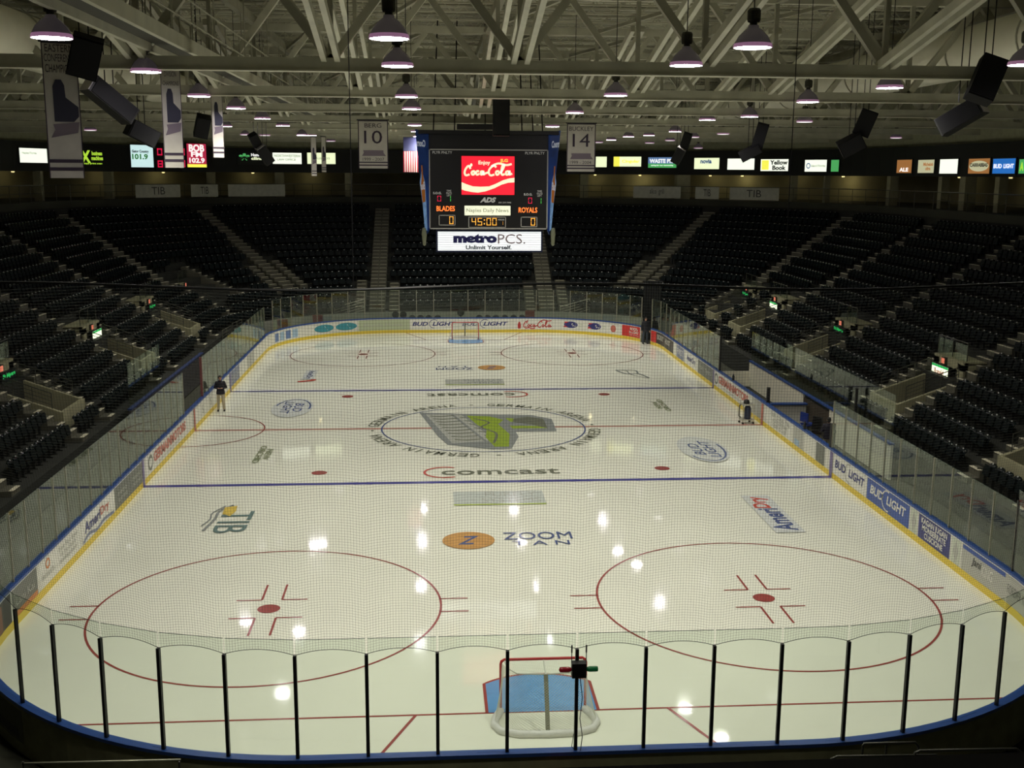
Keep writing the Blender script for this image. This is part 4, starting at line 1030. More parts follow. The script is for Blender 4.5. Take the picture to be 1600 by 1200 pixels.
for sg, x, nm in ((-1, -15.4, 'left'), (1, 15.8, 'right')):
    t = thing('air_duct', 'big round pale air duct running along the %s roof' % nm, 'air duct', (x, 0, 15.5))
    MB().tube((0, -46, 0), (0, 32, 0), .85, n=28).build('duct_tube', duct, t, True)
    for k in range(17):
        y = -44+4.6*k; MB().lathe([(.85, -.03), (.89, -.03), (.89, .03), (.85, .03)], (0, y, 0), 28, axis=Matrix.Rotation(PI/2, 3, 'X')).build('duct_flange', steeld, t)
for x, z, lab in ((-8.5, 14.35, 'left roof catwalk with rails running away from the camera'), ):
    t = thing('catwalk', lab, 'catwalk', (x, 0, z))
    mb = MB(); mb.beam((-.45, -48, 0), (-.45, 40, 0), .12, .3); mb.beam((.45, -48, 0), (.45, 40, 0), .12, .3); mb.build('edge_beam', steelw, t)
    mb = MB(); mb.box((0, -4, .05), (.84, 88, .03)); mb.build('walkway', M('grating', (.05, .05, .04), .7), t)
    mb = MB()
    for q in (-.48, .48):
        for h in (.55, 1.05): mb.tube((q, -48, h), (q, 40, h), .022, n=5)
        for k in range(40): mb.tube((q, -48+2.25*k, 0), (q, -48+2.25*k, 1.05), .02, n=5)
    mb.build('railing', steeld, t)
    for k in range(5, 18):
        for q in (-.45, .45): MB().tube((q, -48+5*k, 0), (q, -48+5*k, 2.9), .02, n=5).build('hanger_rod', steeld, t)

# ------------------------------------------------------------------ scoreboard
sb = thing('scoreboard', 'hanging black centre scoreboard with red cola screen and orange digits', 'scoreboard', (0, 0, 0))
LEDR = M('led_red', (.8, .02, .03), .5, emit=.95, ecol=(1.0, .012, .035)); LEDW = M('led_cream', (.9, .8, .6), .5, emit=.95, ecol=(1, .80, .52)); LEDO = M('led_orange', (.9, .25, .05), .5, emit=1.3, ecol=(1.0, .18, .03))
LEDA = M('led_amber', (.9, .5, .05), .5, emit=1.1, ecol=(1.0, .42, .06)); LEDG = M('led_green', (.1, .8, .1), .5, emit=.9, ecol=(.08, .7, .1)); LEDK = M('led_dark_red', (.7, .02, .08), .5, emit=.7, ecol=(.75, .01, .07))
LITP = M('lit_panel', (.9, .9, .9), .5, emit=.75, ecol=(.85, .92, .95)); LITY = M('lit_cream_panel', (.9, .9, .7), .5, emit=.72, ecol=(.88, .92, .68)); whitep = M('print_white', (.75, .75, .72), .5, emit=.12)
yF = -1.0; xl, xr, zb, zt = -2.40, 2.72, 9.03, 12.42
# body tapers downwards
def quadbox(mb, pts0, pts1, mi=0):
    mb.add(pts0+pts1, [(3, 2, 1, 0), (4, 5, 6, 7), (0, 1, 5, 4), (1, 2, 6, 5), (2, 3, 7, 6), (3, 0, 4, 7)], mi)
yB = yF+5.2
mb = MB(); quadbox(mb, [(xl, yF+.1, zb-.02), (xr, yF+.1, zb-.02), (xr, yB, zb-.02), (xl, yB, zb-.02)], [(xl, yF+.1, 13.05), (xr, yF+.1, 13.05), (xr, yB, 13.05), (xl, yB, 13.05)])
mb.box((.16, yF+2.6, 13.12), (6.0, 5.4, .16)); mb.build('housing', M('score_housing', (.006, .006, .008), .5), sb)
mb = MB(); mb.rect(xl, zb, xr, zt, plane_map((0, yF+.06, 0), (1, 0, 0), (0, 0, 1))); face = mb.build('display_face', M('score_face', (.004, .004, .005), .45), sb)
fm = plane_map((0, yF+.04, 0), (1, 0, 0), (0, 0, 1)); f3 = plane_map((0, yF+.025, 0), (1, 0, 0), (0, 0, 1)); f4 = plane_map((0, yF+.015, 0), (1, 0, 0), (0, 0, 1))
trim = M('score_trim', (.45, .44, .42), .4)
mb = MB()
for a in ((xl, zb, xr, zb+.05), (xl, zt-.05, xr, zt), (xl, zb, xl+.05, zt), (xr-.05, zb, xr, zt)): mb.rect(*a, fm)
mb.build('border_trim', trim, sb)
def sx(px): return -2.40+(px-672.0)*(5.12/187.0)     # zoomed columns of the face, metres
def X(px5): return xl+(px5-355)/(1298-355)*(xr-xl)
def Z(py5): return zt-(py5-250)/(890-250)*(zt-zb)
scr = MB(); scr.rect(X(612), Z(612), X(1030), Z(305), fm); screen = scr.build('video_screen', LEDR, sb)
mb = MB(); script_cola(mb, X(628), Z(490), X(1020)-X(628), Z(355)-Z(490), f3, lw=.085, amp=False); mb.build('script_lettering', LEDW, screen)
mb = MB(); mb.text('Enjoy', X(745), Z(380), X(838), Z(340), f3, bold=.03); mb.build('small_lettering', LEDW, screen)
mb = MB(); mb.text('JLG', X(915), Z(358), X(978), Z(325), f3, bold=.05); mb.build('corner_lettering', M('led_yellow', (.9, .6, .1), .5, emit=.9, ecol=(1, .55, .08)), screen)
mb = MB(); top = [(612, 512), (650, 528), (700, 545), (760, 548), (830, 545), (880, 525), (940, 495), (990, 480), (1030, 475)]; bot = [(1030, 512), (980, 515), (930, 530), (870, 560), (800, 585), (740, 595), (690, 590), (640, 580), (612, 570)]
mb.poly([(X(a), Z(b)) for a, b in top+bot], f3); mb.build('wave_ribbon', LEDW, screen)
caps = []
for px in (460, 1190): caps.append(('PLYR PNLTY', X(px-75), Z(288), X(px+78), Z(268), 0))
for px, py in ((420, 600), (1140, 607)): caps.append(('S.O.G.', X(px-33), Z(py+9), X(px+33), Z(py-9), .02))
for px in (512, 1232): caps.append(('TIME\nOUTS\nLEFT', X(px-22), Z(625), X(px+22), Z(575), 0))
caps.append(('PERIOD', X(902), Z(818), X(952), Z(806), 0))
for tx, a, b, c, d, bo_ in caps: mb = MB(); mb.text(tx, a, b, c, d, fm, bold=bo_); mb.build('caption_lettering', whitep, sb)
mb = MB(); mb.text('ADS', X(757), Z(675), X(886), Z(632), fm, bold=.06, shear=.3); mb.build('maker_lettering', M('print_grey', (.6, .6, .58), .5, emit=.15), sb)
mb = MB(); mb.text('800 239-7446', X(905), Z(680), X(1005), Z(668), fm); mb.build('phone_lettering', MATS['print_grey'], sb)
mb = MB()
mb.text('BLADES', X(413), Z(745), X(558), Z(703), fm, bold=.02); mb.build('team_name', LEDO, sb); mb = MB(); mb.text('ROYALS', X(1065), Z(755), X(1215), Z(712), fm, bold=.02); mb.build('team_name', LEDO, sb)
def seg(mb, ch, u0, v0, u1, v1, mp, w=.05):
    on = {'0': 'abcdef', '4': 'fgbc', '5': 'afgcd', '1': 'bc', '8': 'abcdefg'}[ch]; vm = (v0+v1)/2
    S_ = {'a': (u0, v1-w, u1, v1), 'd': (u0, v0, u1, v0+w), 'g': (u0, vm-w/2, u1, vm+w/2), 'f': (u0, vm, u0+w, v1), 'e': (u0, v0, u0+w, vm), 'b': (u1-w, vm, u1, v1), 'c': (u1-w, v0, u1, vm)}
    for c in on: a = S_[c]; g_ = .012; mb.rect(a[0]+g_, a[1]+g_, a[2]-g_, a[3]-g_, mp)
mb = MB()
seg(mb, '0', X(512), Z(850), X(548), Z(785), fm); seg(mb, '0', X(1162), Z(860), X(1200), Z(797), fm)
for ch, a, b in (('4', 690, 728), ('5', 738, 776), ('0', 808, 846), ('0', 854, 892)): seg(mb, ch, X(a), Z(860), X(b), Z(798), fm)
seg(mb, '1', X(930), Z(855), X(944), Z(825), fm, .035)
for z_ in (815, 845): mb.rect(X(788), Z(z_+5), X(797), Z(z_-5), fm)
mb.build('clock_digits', LEDA, sb)
mb = MB(); seg(mb, '0', X(418), Z(668), X(452), Z(620), fm, .045); seg(mb, '0', X(1140), Z(683), X(1174), Z(632), fm, .045); mb.build('shot_digits', LEDK, sb)
mb = MB(); seg(mb, '1', X(512), Z(668), X(528), Z(620), fm, .04); seg(mb, '1', X(1232), Z(683), X(1248), Z(635), fm, .04); mb.build('timeout_digits', LEDG, sb)
mb = MB()
for a, b, c, d in ((430, 860, 562, 775), (665, 878, 965, 788), (1083, 872, 1216, 788)):
    u0, v0, u1, v1 = X(a), Z(b), X(c), Z(d); w = .035
    for r in ((u0, v0, u1, v0+w), (u0, v1-w, u1, v1), (u0, v0, u0+w, v1), (u1-w, v0, u1, v1)): mb.rect(*r, fm)
mb.build('digit_frame', trim, sb)
p = MB().rect(X(635), Z(778), X(1000), Z(700), fm).build('message_panel', LITY, sb)
mb = MB(); mb.text('Naples Daily News', X(650), Z(760), X(985), Z(722), f3); mb.build('lettering', M('print_pale', (.2, .2, .14), .5, emit=.35), p)
# angled beer pictures on both corners
beer = M('beer_blue', (.015, .05, .22), .35, emit=.06, var=.5, vscale=1.2); beerl = M('beer_light', (.25, .45, .8), .35, emit=.14, var=.4, vscale=4); amber = M('beer_amber', (.45, .15, .03), .3, emit=.15)
for sg, xa, lab in ((-1, xl, 'l'), (1, xr, 'r')):
    xo = xa+sg*.50; xb_ = xa+sg*.03
    A_, B_ = Vector((xa, yF, zb-.05)), Vector((xa, yF, 13.15)); C_, D_ = Vector((xa+sg*.12, yF+.3, zb-.25)), Vector((xa+sg*.58, yF+.55, 13.25))
    mb = MB(); bk_ = Vector((0, .3, 0)); vs = [A_, C_, D_, B_, A_+bk_, C_+bk_, D_+bk_, B_+bk_]
    mb.add(vs, [(0, 1, 2, 3), (7, 6, 5, 4), (0, 4, 5, 1), (1, 5, 6, 2), (2, 6, 7, 3), (3, 7, 4, 0)]); pn_ = mb.build('beer_picture', beer, sb)
    nrm = (C_-A_).cross(B_-A_).normalized(); nrm = nrm if nrm.y < 0 else -nrm
    def pm(u, v, A_=A_, B_=B_, C_=C_, D_=D_, nrm=nrm): return (A_*(1-u)+C_*u)*(1-v)+(B_*(1-u)+D_*u)*v+nrm*.07
    mb = MB(); mb.poly([(.15, 0), (.9, .05), (.85, .3), (.95, .5), (.6, .62), (.3, .5), (.2, .3)], pm); mb.build('ice_splash', beerl, pn_)
    mb = MB(); mb.poly([(.3, .30), (.75, .30), (.78, .46), (.6, .56), (.58, .66), (.46, .66), (.44, .56), (.27, .46)], lambda u, v, pm=pm: pm(u, v)+nrm*.02); mb.build('bottle_picture', amber, pn_)
    mb = MB(); mb.text('Coors' if sg < 0 else 'Coors', .15, .84, .85, .91, pm, bold=.04); mb.text('Bud', .25, .42, .8, .5, lambda u, v, pm=pm: pm(u, v)+nrm*.04, bold=.03); mb.build('lettering', M('print_pale_blue', (.6, .65, .75), .4, emit=.2), pn_)
# lower lit sign
x0s, x1s, z0s, z1s = -2.04, 2.46, 8.10, 8.92
mb = MB(); mb.box(((x0s+x1s)/2, yF+.45, (z0s+z1s)/2), (x1s-x0s+.14, .5, z1s-z0s+.14)); low = mb.build('lower_sign_case', M('case_navy', (.01, .015, .05), .4), sb)
p = MB().rect(x0s, z0s, x1s, z1s, plane_map((0, yF+.19, 0), (1, 0, 0), (0, 0, 1))).build('lit_face', LITP, low)
g1 = plane_map((0, yF+.18, 0), (1, 0, 0), (0, 0, 1)); g2 = plane_map((0, yF+.17, 0), (1, 0, 0), (0, 0, 1))
def XX(px5): return x0s+(px5-420)/(1222-420)*(x1s-x0s)
def ZZ(py5): return z1s-(py5-905)/(1060-905)*(z1s-z0s)
mb = MB()
for k in range(8): z_ = z1s-.05-k*.1; mb.rect(x0s, z_-.02, x1s, z_, g1)
mb.build('louvre_shade', M('louvre', (.5, .5, .52), .5, emit=.38, ecol=(.6, .6, .63)), low)
mb = MB(); mb.text('metro', XX(540), ZZ(998), XX(878), ZZ(922), g2, bold=.07); mb.build('brand_lettering', M('print_navy', (.01, .01, .12), .5), low)
mb = MB(); mb.text('PCS.', XX(885), ZZ(1003), XX(1098), ZZ(925), g2); mb.build('thin_lettering', M('print_brown', (.25, .18, .2), .5, emit=.1), low)
mb = MB(); mb.text('Unlimit Yourself.', XX(637), ZZ(1050), XX(992), ZZ(1016), g2, bold=.03); mb.build('slogan_lettering', M('print_black', (.01, .01, .02), .5), low)
for sg, xx in ((-1, -2.62), (1, 2.98)): MB().lathe([(0, 0), (.07, .05), (.11, .5), (.09, .75), (0, .8)], (xx, yF+.2, 8.3), 12).build('corner_lamp', M('bulb_grey', (.2, .21, .14), .3), sb)
for x, y in ((-2.2, yF+.4), (2.5, yF+.4), (-2.2, yB-.3), (2.5, yB-.3), (.1, yF+2), (-1.3, yF+.3), (1.6, yF+.3)): MB().tube((x, y, 13.1), (x*.9, y, RZ), .03, n=6).build('hanging_cable', blackm, sb)
mb = MB(); mb.box((-.2, yF-.1, 13.34), (2.0, .5, .22)); mb.build('motor_box', black, sb)

# ------------------------------------------------------------------ banners and flag
def ringhit(px, py, off):
    d = ray(px, py); t = 40.0
    while t < 140:
        p = CAM+d*t
        if p.y > -20 and bsdf(p.x, p.y) > off: return p
        t += .02
    return CAM+d*140
bcloth = M('banner_cloth', (.62, .59, .53), .8, var=.06); bink = M('banner_ink', (.05, .035, .06), .8); blogo = M('banner_logo', (.22, .18, .22), .8)
def banner(label, P, w, h, rz, lines, boot=False, top_bar=True):
    t = thing('hanging_banner', label, 'banner', P, rz)
    mb = MB(); n = 12
    for s in (-.012, .012):
        o = len(mb.v)
        for j in range(n+1):
            z = -h*j/n; yy = s+.004*math.sin(j*.7)
            for i in (0, .5, 1): mb.v.append(((i-.5)*w, yy, z))
        for j in range(n):
            for i in range(2): a = o+j*3+i; f = [a, a+3, a+4, a+1]; mb.f.append(f if s < 0 else f[::-1]); mb.m.append(0)
    mb.build('cloth', bcloth, t)
    def mp(u, v): j = (h-v)/h*n; return Vector((u-w/2, -.02+.004*math.sin(j*.7), v-h))
    mb = MB(); e = .03*w
    for r in ((0, 0, e, h), (w-e, 0, w, h), (0, h-e, w, h)): mb.poly([(r[0], r[1]), (r[2], r[1]), (r[2], r[3]), (r[0], r[3])], lambda u, v: mp(u, v)) if False else [mb.rect(r[0], r[1]+(r[3]-r[1])*k/n, r[2], r[1]+(r[3]-r[1])*(k+1)/n, mp) for k in range(n)]
    for f in (.115, .055): mb.rect(0, h*f, w, h*f+.025*h, mp)
    mb.build('border_stripes', bink, t)
    for txt, u0, v0, u1, v1, bold in lines:
        mb = MB(); mb.text(txt, u0*w, v0*h, u1*w, v1*h, mp, bold=bold); mb.build('lettering', bink, t)
    if boot:
        mb = MB(); mb.poly([(.25*w, .42*h), (.8*w, .42*h), (.95*w, .46*h), (.95*w, .53*h), (.75*w, .57*h), (.6*w, .6*h), (.58*w, .69*h), (.5*w, .73*h), (.34*w, .73*h), (.25*w, .68*h)], mp); mb.build('picture', M('banner_dark', (.045, .045, .075), .8), t)
        mb = MB(); mb.poly([(.12*w, .3*h), (.9*w, .34*h), (.95*w, .42*h), (.2*w, .40*h), (.25*w, .36*h)], mp); mb.build('emblem', blogo, t)
    else:
        mb = MB(); mb.poly([(.12*w, .26*h), (.92*w, .26*h), (.84*w, .33*h), (.84*w, .38*h), (.16*w, .38*h), (.18*w, .33*h)], mp); mb.build('emblem', blogo, t)
    mb = MB(); mb.tube((-w/2-.05, 0, .02), (w/2+.05, 0, .02), .025); mb.build('hanging_bar', black, t)
    return t
yb = -.9
p0, p1, p2 = at(559, 188, y=yb), at(606, 188, y=yb), at(559, 263, y=yb)
banner('white banner with BERG 10 hanging left of the scoreboard', ((p0.x+p1.x)/2, yb, p0.z), p1.x-p0.x, p0.z-p2.z, 0,
       [('BERG', .22, .85, .78, .94, 0), ('10', .2, .52, .8, .79, 0), ('1999 - 2007', .14, .16, .86, .225, 0)])
p0, p1, p2 = at(886, 193, y=yb), at(931, 193, y=yb), at(886, 268, y=yb)
banner('white banner with BUCKLEY 14 hanging right of the scoreboard', ((p0.x+p1.x)/2, yb, p0.z), p1.x-p0.x, p0.z-p2.z, 0,
       [('BUCKLEY', .08, .85, .92, .94, 0), ('14', .2, .52, .8, .79, 0), ('1999 - 2004', .12, .16, .86, .225, 0)])
for (a, b, c, d), y, rz, lab, lines in (((66, 116, 66, 278), -22.5, .35, 'long white EASTERN CONFERENCE banner hanging nearest at the left', [('EASTERN', .1, .93, .9, .985, 0), ('CONFERENCE', .06, .86, .94, .915, 0), ('CHAMPIONS', .08, .78, .92, .84, 0)]),
                                  ((250, 279, 92, 262), -19, .3, 'long white boot banner, second of the left row', [('SOUTH\nDIVISION', .2, .84, .8, .95, 0), ('CHAMPIONS', .1, .76, .9, .8, 0)]),
                                  ((329, 345, 127, 246), -5, .5, 'long white boot banner, third of the left row', [('BRABHAM', .1, .85, .9, .92, 0)]),
                                  ((486, 493, 214, 275), 28, .9, 'narrow white banner edge on, left of the far wall', []), ((502, 508, 214, 269), 30, .9, 'narrow white banner edge on, next to its twin', [])):
    p0, p1, p2 = at(a, c, y=y), at(b, c, y=y), at(a, d, y=y)
    banner(lab, ((p0.x+p1.x)/2, y, p0.z), (p1.x-p0.x)/math.cos(rz), p0.z-p2.z, rz, lines, boot=True)
yf = 25; p0, p1, p2 = at(630, 214, y=yf), at(653, 214, y=yf), at(630, 269, y=yf)
t = thing('national_flag', 'striped red and white flag with blue field hanging left behind the scoreboard', 'flag', (p0.x, yf, p0.z))
w, h = p1.x-p0.x, p0.z-p2.z; mp = plane_map((0, 0, -h), (1, 0, 0), (0, 0, 1))
MB().box((w/2, .02, -h/2), (w, .03, h)).build('cloth', M('flag_white', (.62, .58, .56), .8), t)
mb = MB()
for k in range(7): mb.rect(w*(2*k)/13, 0, w*(2*k+1)/13, h*.62 if True else h, lambda u, v: mp(u, v)+Vector((0, -.003, 0)))
mb.build('red_stripes', M('flag_red', (.40, .03, .06), .8), t)
MB().rect(0, h*.6, w, h, lambda u, v: mp(u, v)+Vector((0, -.006, 0))).build('blue_field', M('flag_blue', (.045, .05, .12), .8), t)

# ------------------------------------------------------------------ loudspeakers
def speaker(px, py, y, w, h, d, tilt, yaw, label, pale=False, roll=0):
    P = at(px, py, y=y); blk = M('speaker_black', (.008, .008, .009), .75, spec=.2); t = thing('loudspeaker', label, 'loudspeaker', tuple(P))
    R = Matrix.Rotation(yaw, 3, 'Z') @ Matrix.Rotation(roll, 3, 'Y') @ Matrix.Rotation(tilt, 3, 'X')
    mb = MB(); mb.box((0, 0, 0), (w, d, h), rot=R)
    mb.build('cabinet', blk if not pale else M('speaker_grey', (.03, .03, .03), .5), t)
    mb = MB(); mb.box(R @ Vector((0, -d/2-.015, 0)), (w*.92, .03, h*.92), rot=R); mb.build('grille', M('speaker_grille', (.02, .02, .022), .75, spec=.2), t)
    if pale: mb = MB(); mb.box(R @ Vector((0, 0, h/2+.01)), (w*.95, d*.95, .03), rot=R); mb.build('end_plate', M('plate_pale', (.45, .42, .42), .4), t)
    mb = MB(); mb.tube((-.1, 0, h*.3), (-.1, 0, RZ-P.z), .015, n=5); mb.tube((.1, 0, h*.3), (.1, 0, RZ-P.z), .015, n=5); mb.build('hanging_rod', blackm, t)
    return t
speaker(133, 88, -23, .65, .88, .55, .3, .3, 'big black loudspeaker box right of the nearest left banner', roll=.25)
speaker(172, 157, -20, .45, 1.35, .45, 0, .8, 'long dark speaker tube with pale end, tilted at the left', True, roll=-.95)
speaker(222, 208, -12, .55, .95, .5, .3, .3, 'tilted black loudspeaker below the long tube', roll=-1.1)
speaker(316, 197, -3, .55, .85, .5, .4, .3, 'small black loudspeaker between the second and third left banners', roll=.2)
speaker(400, 222, 8, .4, .9, .5, .3, .3, 'dark loudspeaker beyond the third left banner', roll=-.5)
speaker(414, 242, 8, .5, .95, .4, .3, .3, 'pale ended loudspeaker over the left lit adverts', True, roll=-.6)
speaker(783, 182, -6, .62, 1.45, .6, 0, 0, 'tall black loudspeaker hanging in front of the scoreboard top')
speaker(1541, 125, -22, .62, 1.05, .6, -.2, -.3, 'big black loudspeaker near the right edge under the duct', roll=.35)
speaker(1502, 182, -20, .5, 1.2, .45, 0, -.8, 'long dark speaker tube with pale end, tilted at the right', True, roll=1.05)
speaker(1352, 192, -8, .6, .95, .5, .1, -.3, 'black loudspeaker at mid right under the trusses', roll=.35)
speaker(1330, 226, -8, .9, .6, .5, .3, -.3, 'tilted black loudspeaker just above the dark suites at right', roll=-.5)
speaker(1072, 220, 12, .45, .9, .5, .1, -.3, 'dark loudspeaker right of the BUCKLEY banner', roll=.3)
speaker(1060, 243, 12, .5, .9, .4, .3, -.3, 'pale ended loudspeaker before the green lit advert', True, roll=.5)
speaker(1188, 212, 0, .5, 1.1, .5, .1, -.3, 'tall black loudspeaker over the lit adverts at right', roll=.25)
speaker(1172, 238, 0, .95, .4, .5, .3, -.3, 'flat tilted loudspeaker over the plain white lit advert', roll=-.5)

# ------------------------------------------------------------------ lit adverts on the fascia
def lit(name, c, e=1.0): return M(name, c, .5, emit=e, ecol=c)
L_white = lit('panel_white', (.95, 1.0, .86), 1.0); L_cream = lit('panel_cream', (.90, .98, .62), .95); L_black = M('panel_black', (.01, .012, .01), .5); L_red = lit('panel_red', (.55, .03, .08), .7)
L_green = lit('panel_green', (.08, .42, .12), .8); L_yg = lit('panel_lime', (.45, .75, .05), .9); L_yel = lit('panel_yellow', (.95, .90, .10), .95); L_teal = lit('panel_ice', (.62, .86, .86), .9); L_blue = lit('panel_blue', (.02, .16, .55), .8)
L_brown = lit('panel_brown', (.40, .17, .05), .7); L_orange = lit('panel_orange', (.55, .20, .04), .7); L_tan = lit('panel_tan', (.62, .60, .38), .7); tk = M('text_black', (.01, .01, .01), .5); tg = lit('text_green', (.05, .25, .05), .5); tw = lit('text_white', (.95, .95, .92), 1.0); tl = lit('text_dim', (.5, .55, .45), .5); tb = lit('text_blue', (.02, .1, .35), .4)
ADS = [(30, 73, 232, 254, L_white, [('Naples Florida', .08, .55, .6, .75, tl)], 'white lit advert panel at the far left of the fascia'),
       (125, 160, 234, 257, L_black, [('X', .0, .1, .45, .95, L_yg), ('business\nmachines', .48, .3, 1.0, .9, L_yg), ('copy print scan', .1, .0, .95, .13, L_yg)], 'black lit advert with a lime X'),
       (204, 239, 227, 261, L_teal, [('Gator Country', .05, .62, .8, .78, tk), ('101.9', .05, .35, .75, .6, tg)], 'pale lit advert with green 101.9'),
       (292, 322, 225, 261, L_red, [('BOB', .1, .66, .9, .97, tw), ('FM', .2, .44, .8, .66, tw), ('102.9', .1, .18, .9, .40, tw), ('turn your knob', .1, .02, .9, .1, L_yel)], 'red lit advert reading BOB FM 102.9'),
       (371, 413, 238, 256, L_black, [('Humana', .5, .65, 1.0, .9, tw), ('clinic', .5, .35, 1.0, .6, L_cream), ('*', .05, .2, .45, .9, L_green)], 'dark green lit advert behind a loudspeaker'),
       (426, 471, 239, 256, L_white, [('NORTHWESTERN', .05, .6, .95, .85, tl), ('LAW OFFICE', .15, .3, .8, .5, tl)], 'white lit advert with faint grey name'),
       (480, 524, 239, 256, L_cream, [('TRUSTCO', .2, .4, .8, .6, tl)], 'pale yellow lit advert left of the BERG banner'),
       (931, 948, 245, 261, L_cream, [], 'short pale lit advert beside the BUCKLEY banner'),
       (959, 1002, 245, 260, L_cream, [('Cingular', .3, .3, .95, .7, L_yel)], 'pale lit advert with yellow edge'),
       (1013, 1057, 246, 262, L_green, [('WASTE PRO', .05, .45, 1.0, .85, tw), ('caring for our community', .1, .15, .9, .3, tw)], 'green and blue lit advert reading WASTE PRO'),
       (1085, 1124, 247, 264, L_cream, [('novia', .25, .5, .7, .9, tb)], 'pale green lit advert reading novia'),
       (1137, 1179, 248, 265, L_white, [], 'plain white lit advert behind a loudspeaker'),
       (1189, 1232, 249, 267, L_white, [('Yellow\nBook', .34, .08, .98, .92, tk)], 'white lit advert reading Yellow Book'),
       (1258, 1292, 250, 268, L_white, [('Island Florida', .3, .4, .95, .6, tl)], 'white lit advert with small blue ring'),
       (1299, 1311, 250, 268, L_green, [], 'small green lit advert partly hidden'),
       (1402, 1425, 250, 270, L_brown, [('ALE', .2, .1, .8, .4, tw)], 'brown orange lit advert in the right row'),
       (1435, 1460, 250, 270, L_tan, [('Michelob\nultra', .35, .2, .95, .8, L_brown)], 'tan lit advert in the right row'),
       (1469, 1497, 249, 271, L_white, [], 'bright white lit advert in the right row'),
       (1514, 1547, 248, 271, L_brown, [('CARRABBAS', .08, .45, .92, .7, tk)], 'brown lit advert with cream arch'),
       (1552, 1587, 248, 271, L_blue, [('BUD', .05, .35, .42, .65, tw), ('LIGHT', .5, .35, .95, .65, tw)], 'blue lit advert reading BUD LIGHT'),
       (1593, 1612, 249, 271, L_green, [('A', .1, .2, .4, .8, L_yg)], 'green lit advert at the right edge')]
for a, b, c, d, m, txts, lab in ADS:
    A_ = ringhit(a, (c+d)/2, CO+1.05); B_ = ringhit(b, (c+d)/2, CO+1.05); cen = (A_+B_)/2; dist = (cen-CAM).dot(FW)
    u = Vector((B_.x-A_.x, B_.y-A_.y, 0)); w = u.length; u = u/w; n = Vector((-u.y, u.x, 0)); n = n if n.dot(CAM-cen) > 0 else -n
    z1 = cen.z+(d-c)/2*dist/FPX; z0 = cen.z-(d-c)/2*dist/FPX; h = z1-z0
    t = thing('lit_advert_panel', lab, 'advert', (A_.x, A_.y, 0))
    R = Matrix((u, -n, Vector((0, 0, 1)))).transposed()
    MB().box(u*w/2+Vector((0, 0, (z0+z1)/2))-n*.03, (w+.12, .1, h+.12), rot=R).build('panel_case', black, t)
    mp = plane_map(n*.03+Vector((0, 0, z0)), u, (0, 0, 1)); mp2 = plane_map(n*.045+Vector((0, 0, z0)), u, (0, 0, 1))
    MB().rect(0, 0, w, h, mp).build('lit_face', m, t)
    if 'WASTE' in lab: MB().rect(0, h*.4, w, h, plane_map(n*.036+Vector((0, 0, z0)), u, (0, 0, 1))).build('upper_band', lit('panel_slate', (.12, .22, .42), .8), t)
    if 'BOB' in lab: MB().rect(0, 0, w, h*.13, plane_map(n*.036+Vector((0, 0, z0)), u, (0, 0, 1))).build('lower_band', L_yel, t)
    if 'yellow edge' in lab: MB().rect(0, 0, w*.22, h, mp2).build('yellow_band', L_yel, t)
    if 'Yellow Book' in lab: MB().rect(w*.04, h*.1, w*.3, h*.92, mp2).build('yellow_square', L_yel, t)
    if 'arch' in lab: MB().ellipse(w/2, h*.5, w*.46, h*.36, plane_map(n*.036+Vector((0, 0, z0)), u, (0, 0, 1))).build('cream_arch', L_tan, t)
    if 'blue ring' in lab: MB().ring(w*.17, h*.5, w*.08, h*.2, w*.03, mp2).build('ring', tb, t)
    for tx, u0, v0, u1, v1, mm in txts:
        mb = MB(); mb.text(tx, u0*w, v0*h, u1*w, v1*h, mp2, bold=.04); mb.build('lettering', mm, t)
# small corner scoreboards with red digits, beside the second banner
for a, b, lab in ((242, 256, 'left small red digit board beside the 101.9 advert'), (282, 290, 'right small red digit board beside the BOB FM advert')):
    A_ = ringhit(a, 245, CO+1.05); B_ = ringhit(b, 245, CO+1.05); u = (B_-A_); u.z = 0; w = u.length; u.normalize(); n = Vector((-u.y, u.x, 0)); n = n if n.dot(CAM-A_) > 0 else -n
    t = thing('digit_board', lab, 'scoreboard', (A_.x, A_.y, A_.z)); mb = MB(); R = Matrix((u, -n, Vector((0, 0, 1)))).transposed()
    mb.box(u*w/2, (w, .1, 2.1), rot=R); mb.build('board_case', black, t)
    mb = MB(); mp = plane_map(n*.07, u, (0, 0, 1)); seg(mb, '0', w*.2, .1, w*.8, .65, mp, .12); seg(mb, '8', w*.2, -.8, w*.8, -.25, mp, .12); mb.build('red_digits', LEDK, t)

# ------------------------------------------------------------------ concourse details
colm = M('column_paint', (.33, .31, .20), .7, var=.1)
for k, (px, wd) in enumerate(((60, .5), (170, .6), (330, .6), (437, .7), (545, .6), (912, .7), (1066, 1.1), (1240, .5), (1292, .4), (1395, .6), (1475, .5), (1513, .7), (1565, .5))):
    P = ringhit(px, 285, CO+1.3); o = MB().box((0, 0, (CZ+fz0)/2), (wd, wd, fz0-CZ)).build('concourse_column', colm, loc=(P.x, P.y, 0)); tag(o, kind='structure')
rb = thing('concourse_railing', 'dark railing along the concourse edge above the seats', 'railing')
mb = MB()
P_ = bowl_pts(CO+.1)
pp = [Vector((x, y, CZ+1.05)) for x, y in P_ if y > -40]
i0 = max(range(len(P_)), key=lambda i: (P_[i][1] < -BY and P_[i][0] > 0)*1)
P_ = P_[-23:]+P_[:-23]
ring_r = [Vector((x, y, CZ)) for x, y in P_ if y > -38]
mb.path([q+Vector((0, 0, 1.05)) for q in ring_r], .03, n=5); mb.build('top_rail', metald, rb)
mb = MB(); mb.path([q+Vector((0, 0, .55)) for q in ring_r], .018, n=4); mb.build('middle_rail', metald, rb)
mb = MB()
